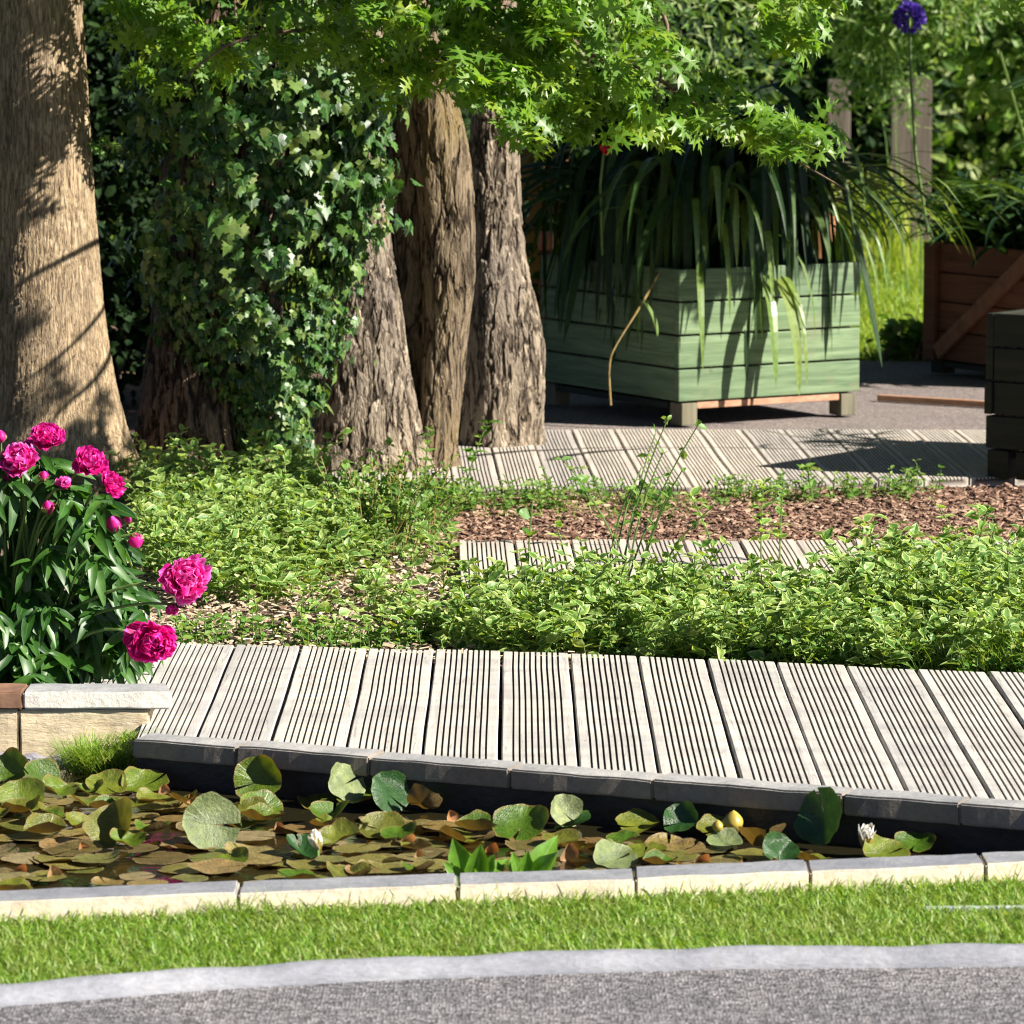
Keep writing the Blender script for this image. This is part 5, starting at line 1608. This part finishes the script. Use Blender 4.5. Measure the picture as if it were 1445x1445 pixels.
def lily(key, px, py, r, tilt=0.0, taz=0.0, label=None, z=None, spin=None, v=None, sx=1.0, group=None):
    p = G(px, py, WZ if z is None else z)
    me = PADS[key][int(rng.integers(0, 4)) if v is None else v]
    o = bpy.data.objects.new('lily_pad', me); COL.objects.link(o)
    o.location = p
    if p[2] > WZ + .018:
        sg = Geo(); sg.tube([p - [0, .002, .0], [p[0] + .004, p[1] + .006, (p[2] + WZ) / 2], [p[0] + .002, p[1] + .012, WZ - .02]], .0022, 6)
        so_ = sg.build('stalk', M['stem'], None, smooth=True)
        bpy.context.view_layer.update()
        so_.parent = o; so_.matrix_parent_inverse = o.matrix_world.inverted()
    nrm = Vector((math.sin(tilt) * math.cos(taz), math.sin(tilt) * math.sin(taz), math.cos(tilt)))
    q = nrm.to_track_quat('Z', 'Y')
    o.rotation_mode = 'QUATERNION'
    o.rotation_quaternion = q @ Vector((0, 0, 1)).rotation_difference(Vector((0, 0, 1))) @ Matrix.Rotation(rng.uniform(0, 6.28) if spin is None else spin, 3, 'Z').to_quaternion()
    o.scale = (r * sx, r, r)
    tag(o, label, 'lily pad', group)
    return o


water_poly_px = [(-60, 1098), (150, 1100), (330, 1108), (560, 1125), (760, 1140), (980, 1160), (1180, 1182), (1330, 1205), (1150, 1226), (900, 1240), (640, 1250), (300, 1264), (-60, 1278)]
q = sample_poly(gpoly(water_poly_px, WZ), 1500)
keep = []
for p in q:
    if len(keep) >= 232: break
    if p[1] > front_y(p[0]) - .12: continue
    if all((p[0] - k_[0]) ** 2 + (p[1] - k_[1]) ** 2 > .038 ** 2 for k_ in keep): keep.append(p)
FL_B = 'flat brownish lily pad lying among the floating mat'
FL_G = 'olive green lily pad with raised rim in the floating mat'
for i, p in enumerate(keep):
    px = CX + F * p[0] / p[1]; py = -30 + (H - WZ) * F / p[1]
    if py > 1190 and px < 620 and rng.random() < .15: continue
    far = np.clip((1195 - py) / 60, 0, 1); rightness = np.clip((px - 550) / 300, 0, 1)
    gr = rng.random() < .16 + .40 * far + .28 * rightness
    zz = WZ + .0015 + .0006 * i * .08 + (rng.uniform(0, .012) if gr else 0)
    if gr: lily('green', px, py, rng.uniform(.026, .044), abs(rng.normal(.08, .14)), rng.uniform(0, 6.28), FL_G, z=zz, group='raised olive lily pads')
    else: lily('flat', px, py, rng.uniform(.028, .055), abs(rng.normal(0, .025)), rng.uniform(0, 6.28), FL_B, z=zz, group='flat brown lily pads')
# upright single pads: key, px, py(center), radius px, tilt, azimuth of the upper face, label
upr = [('green', 365, 1103, 35, 1.15, -1.7, 'large cupped green lily pad standing below the dark edging, left', 1), ('pale', 486, 1107, 31, 1.0, -.9, 'pale shiny lily pad raised against the dark edging', 0), ('deep', 548, 1120, 32, 1.1, -1.0, 'deep green upright lily pad in shade beside the pale shiny one', 0),
       ('pale', 299, 1163, 42, 1.15, -1.45, 'big pale round lily pad facing out, centre left of the pond', 0), ('green', 168, 1168, 40, .9, -2.2, 'folded green lily pad pointing up near the left', 3), ('green', 368, 1141, 32, .55, -1.2, 'domed green lily pad below the large cupped one', 0),
       ('green', 540, 1171, 34, .5, -1.5, 'smooth green lily pad left of the broad leaved plant', 0), ('green', 596, 1133, 25, .95, 1.2, 'dished yellow green lily pad near the shaded edging', 1), ('pale', 796, 1147, 26, 1.05, -1.2, 'wavy pale lily pad raised in the middle of the pond', 1),
       ('green', 735, 1166, 42, .5, -1.8, 'large light green lily pad behind the broad leaved plants', 0), ('deep', 1163, 1152, 42, 1.3, -2.4, 'tall dark green lily pad standing upright by the white flower', 0), ('pale', 868, 1213, 32, .45, -1.4, 'pale green lily pad resting on the near edging', 0),
       ('green', 30, 1127, 34, .6, -1.4, 'speckled olive lily pad at the left edge', 0), ('green', 12, 1098, 36, .7, -2.0, 'bright green lily pad under the cream wall', 1), ('green', 55, 1104, 30, .8, -.8, 'brown tinged lily pad under the cream wall', 3), ('green', 150, 1110, 30, .4, -1.3, 'lily pad tilted beside the grass tuft', 0),
       ('green', 205, 1108, 34, .35, -1.6, 'flat green lily pad right of the grass tuft', 0), ('deep', 962, 1160, 26, .8, -1.9, 'shaded lily pad under the right part of the edging', 1), ('green', 1080, 1190, 34, .55, 1.8, 'olive lily pad curled left of the tall upright one', 3), ('deep', 1098, 1205, 28, .8, -1.2, 'cupped dark lily pad before the tall upright one', 1),
       ('green', 1250, 1205, 34, .35, -1.3, 'long olive lily pad right of the white flower', 0), ('green', 1010, 1170, 28, .4, -1.5, 'green lily pad behind the yellow bud', 0), ('pale', 1022, 1190, 26, .3, -1.6, 'light lily pad below the yellow bud', 0), ('green', 900, 1165, 32, .35, -1.4, 'glossy lily pad right of the wavy pale one', 0),
       ('deep', 810, 1165, 28, .45, 2.4, 'dark lily pad under the wavy pale one', 0), ('deep', 425, 1200, 26, .5, -1.0, 'dark folded lily pad beside the half open flowers', 3), ('green', 505, 1128, 36, .15, -1.5, 'olive lily pad lying under the pale shiny raised one', 0), ('green', 452, 1133, 34, .12, -1.2, 'olive lily pad floating left of the pale shiny raised one', 2), ('green', 1290, 1192, 30, .3, -1.5, 'green lily pad at the narrow right end of the pond', 0)]
for key, px, py, rp, ti_, ta, lab, v in upr:
    zc = WZ + .012 + math.sin(ti_) * .030 * rp / 40
    yb_ = min(py + rp * math.sin(ti_) * .85, 1238)
    Yq = float(G(px, yb_, WZ)[1])
    for _ in range(3): Yq = min(Yq, front_y((px - CX) * Yq / F) - .112) if px > 200 else min(Yq, WY - .07)
    p = PD(px, py, Yq)
    o = lily(key, px, py, rp * p[1] / F, ti_, ta, lab, v=v)
    o.location = p
# faded curled scraps
for px, py, s, lab in ((230, 1113, 10, 'small orange dead leaf on the pads, left'), (272, 1132, 13, 'cream and brown curled leaf before the shaded edging'), (569, 1187, 15, 'salmon curled leaf standing left of the broad leaved plant'), (77, 1232, 13, 'tan curled leaf at the lower left of the pond'), (590, 1203, 9, 'orange leaf scrap on the brown mat'),
                       (800, 1205, 16, 'brown and cream torn leaf right of the broad leaved plants'), (26, 1222, 10, 'brown leaf scrap at the left edge of the mat'), (690, 1195, 11, 'pinkish dry leaf behind the broad leaved plants'), (985, 1212, 13, 'curled orange brown leaf below the yellow bud'), (520, 1160, 10, 'small tan dry leaf left of centre in the pond'), (640, 1152, 11, 'crumpled pale brown leaf at mid pond below the edging'), (395, 1165, 9, 'tiny rust leaf right of the big pale pad'), (120, 1195, 10, 'rust coloured leaf scrap on the mat at left'), (1090, 1215, 9, 'russet leaf scrap close to the near edging at right')):
    p = G(px, py, WZ + .012)
    g = Geo()
    base = blade([.1, .36, .42, .3, .1], tt5, -.5, .7, .2, px)
    g.many(base, frames(np.array([[rng.normal(0, .4), -.2, .8]]), np.array([[.3, -.9, .2]]), np.array([s * 2.2 * p[1] / F])), (p - [0, 0, .012])[None])
    tag(g.build('dead_leaf', M['pad_orange'], smooth=True), lab, 'dead leaf')
# white water lily flower, half open ones, buds
WP = [blade([.10, .22, .28, .22, .03], tt5, -.45, .55)]


def lily_flower(px, py, rp, lab, ax, layers, name='water_lily_flower'):
    c = G(px, py, WZ + .03); r = rp * c[1] / F
    e = empty(name, c - [0, 0, .03], lab, 'flower')
    g = Geo(); flower(g, c, ax, r * 1.7, layers, WP); g.build('petals', M['white_petal'], e)
    g = Geo(); flower(g, c - norm(np.array(ax)) * r * .2, ax, r * 1.7, [(4, layers[0][1] + .1, .98, .05)], WP); g.build('sepals', M['lily_bud'], e)
    g = Geo(); g.tube([c - [0, 0, .035], c - [0, 0, .004]], .004, 6); g.build('stalk', M['stem'], e)


lily_flower(1221, 1188, 19, 'white water lily flower opening at the right of the pond', (.1, -.3, .9), [(6, .62, 1, .05), (7, .40, .95, .05), (6, .18, .9, .03)])
lily_flower(448, 1193, 16, 'half open white water lily among brown pads', (-.2, -.2, .9), [(5, .4, 1.0, .04), (4, .2, .95, .03)])
for px, py, rp, lab in ((1035, 1160, 13, 'plump yellow water lily bud standing above the pads'), (1013, 1166, 7, 'slim tan water lily bud left of the plump one')):
    c = G(px, py, WZ + .035); r = rp * c[1] / F
    e = empty('water_lily_bud', c - [0, 0, .035], lab, 'flower bud')
    g = Geo(); bud_geo(g, c, (0, -.1, 1), r * 1.25); g.build('bud', M['lily_bud'], e, smooth=True)
    g = Geo(); flower(g, c - [0, 0, r * 1.1], (0, -.1, 1), r * 2.6, [(4, .40, .9, .12)], WP); g.build('sepals', M['pad'], e)
    g = Geo(); g.tube([c - [0, 0, .045], c - [0, 0, r * .9]], .004, 6); g.build('stalk', M['stem'], e)
# broad leaved marginal plants behind the near edging
BROAD = [blade([.05, .17, .25, .19, .01], tt5, d_, .5, .1, ph) for d_, ph in ((.1, 0), (.3, 1), (-.1, 2))]
for bx_, by_, lv, lab in ((668, 1240, [(-.35, .2, 1, .095), (.15, -.1, 1, .088), (.45, .1, .8, .07), (-.6, -.3, .8, .065), (.05, -.5, .8, .06), (-.1, .5, 1, .08), (.7, .3, .9, .075)], 'bright broad leaved water plant left of its twin'),
                          (738, 1238, [(.42, .1, .75, .105), (.1, -.2, 1, .07), (-.25, .2, .9, .065), (.6, -.2, .9, .085), (-.1, -.5, .7, .05)], 'bright broad leaved water plant leaning right')):
    b = G(bx_, by_, WZ + .02)
    e = empty('marginal_plant', b, lab, 'water plant')
    for dx, dy, dz, L in lv:
        g = Geo()
        d = np.array([[dx, dy, dz]]); nn = np.array([[-dx * .5 + rng.normal(0, .3), -1.0, .4]])
        g.many(BROAD[int(rng.integers(0, 3))], frames(d, nn, np.array([L])), (b + [dx * .012, dy * .012, -.02])[None])
        g.build('leaf', M['marginal'], e, smooth=True)
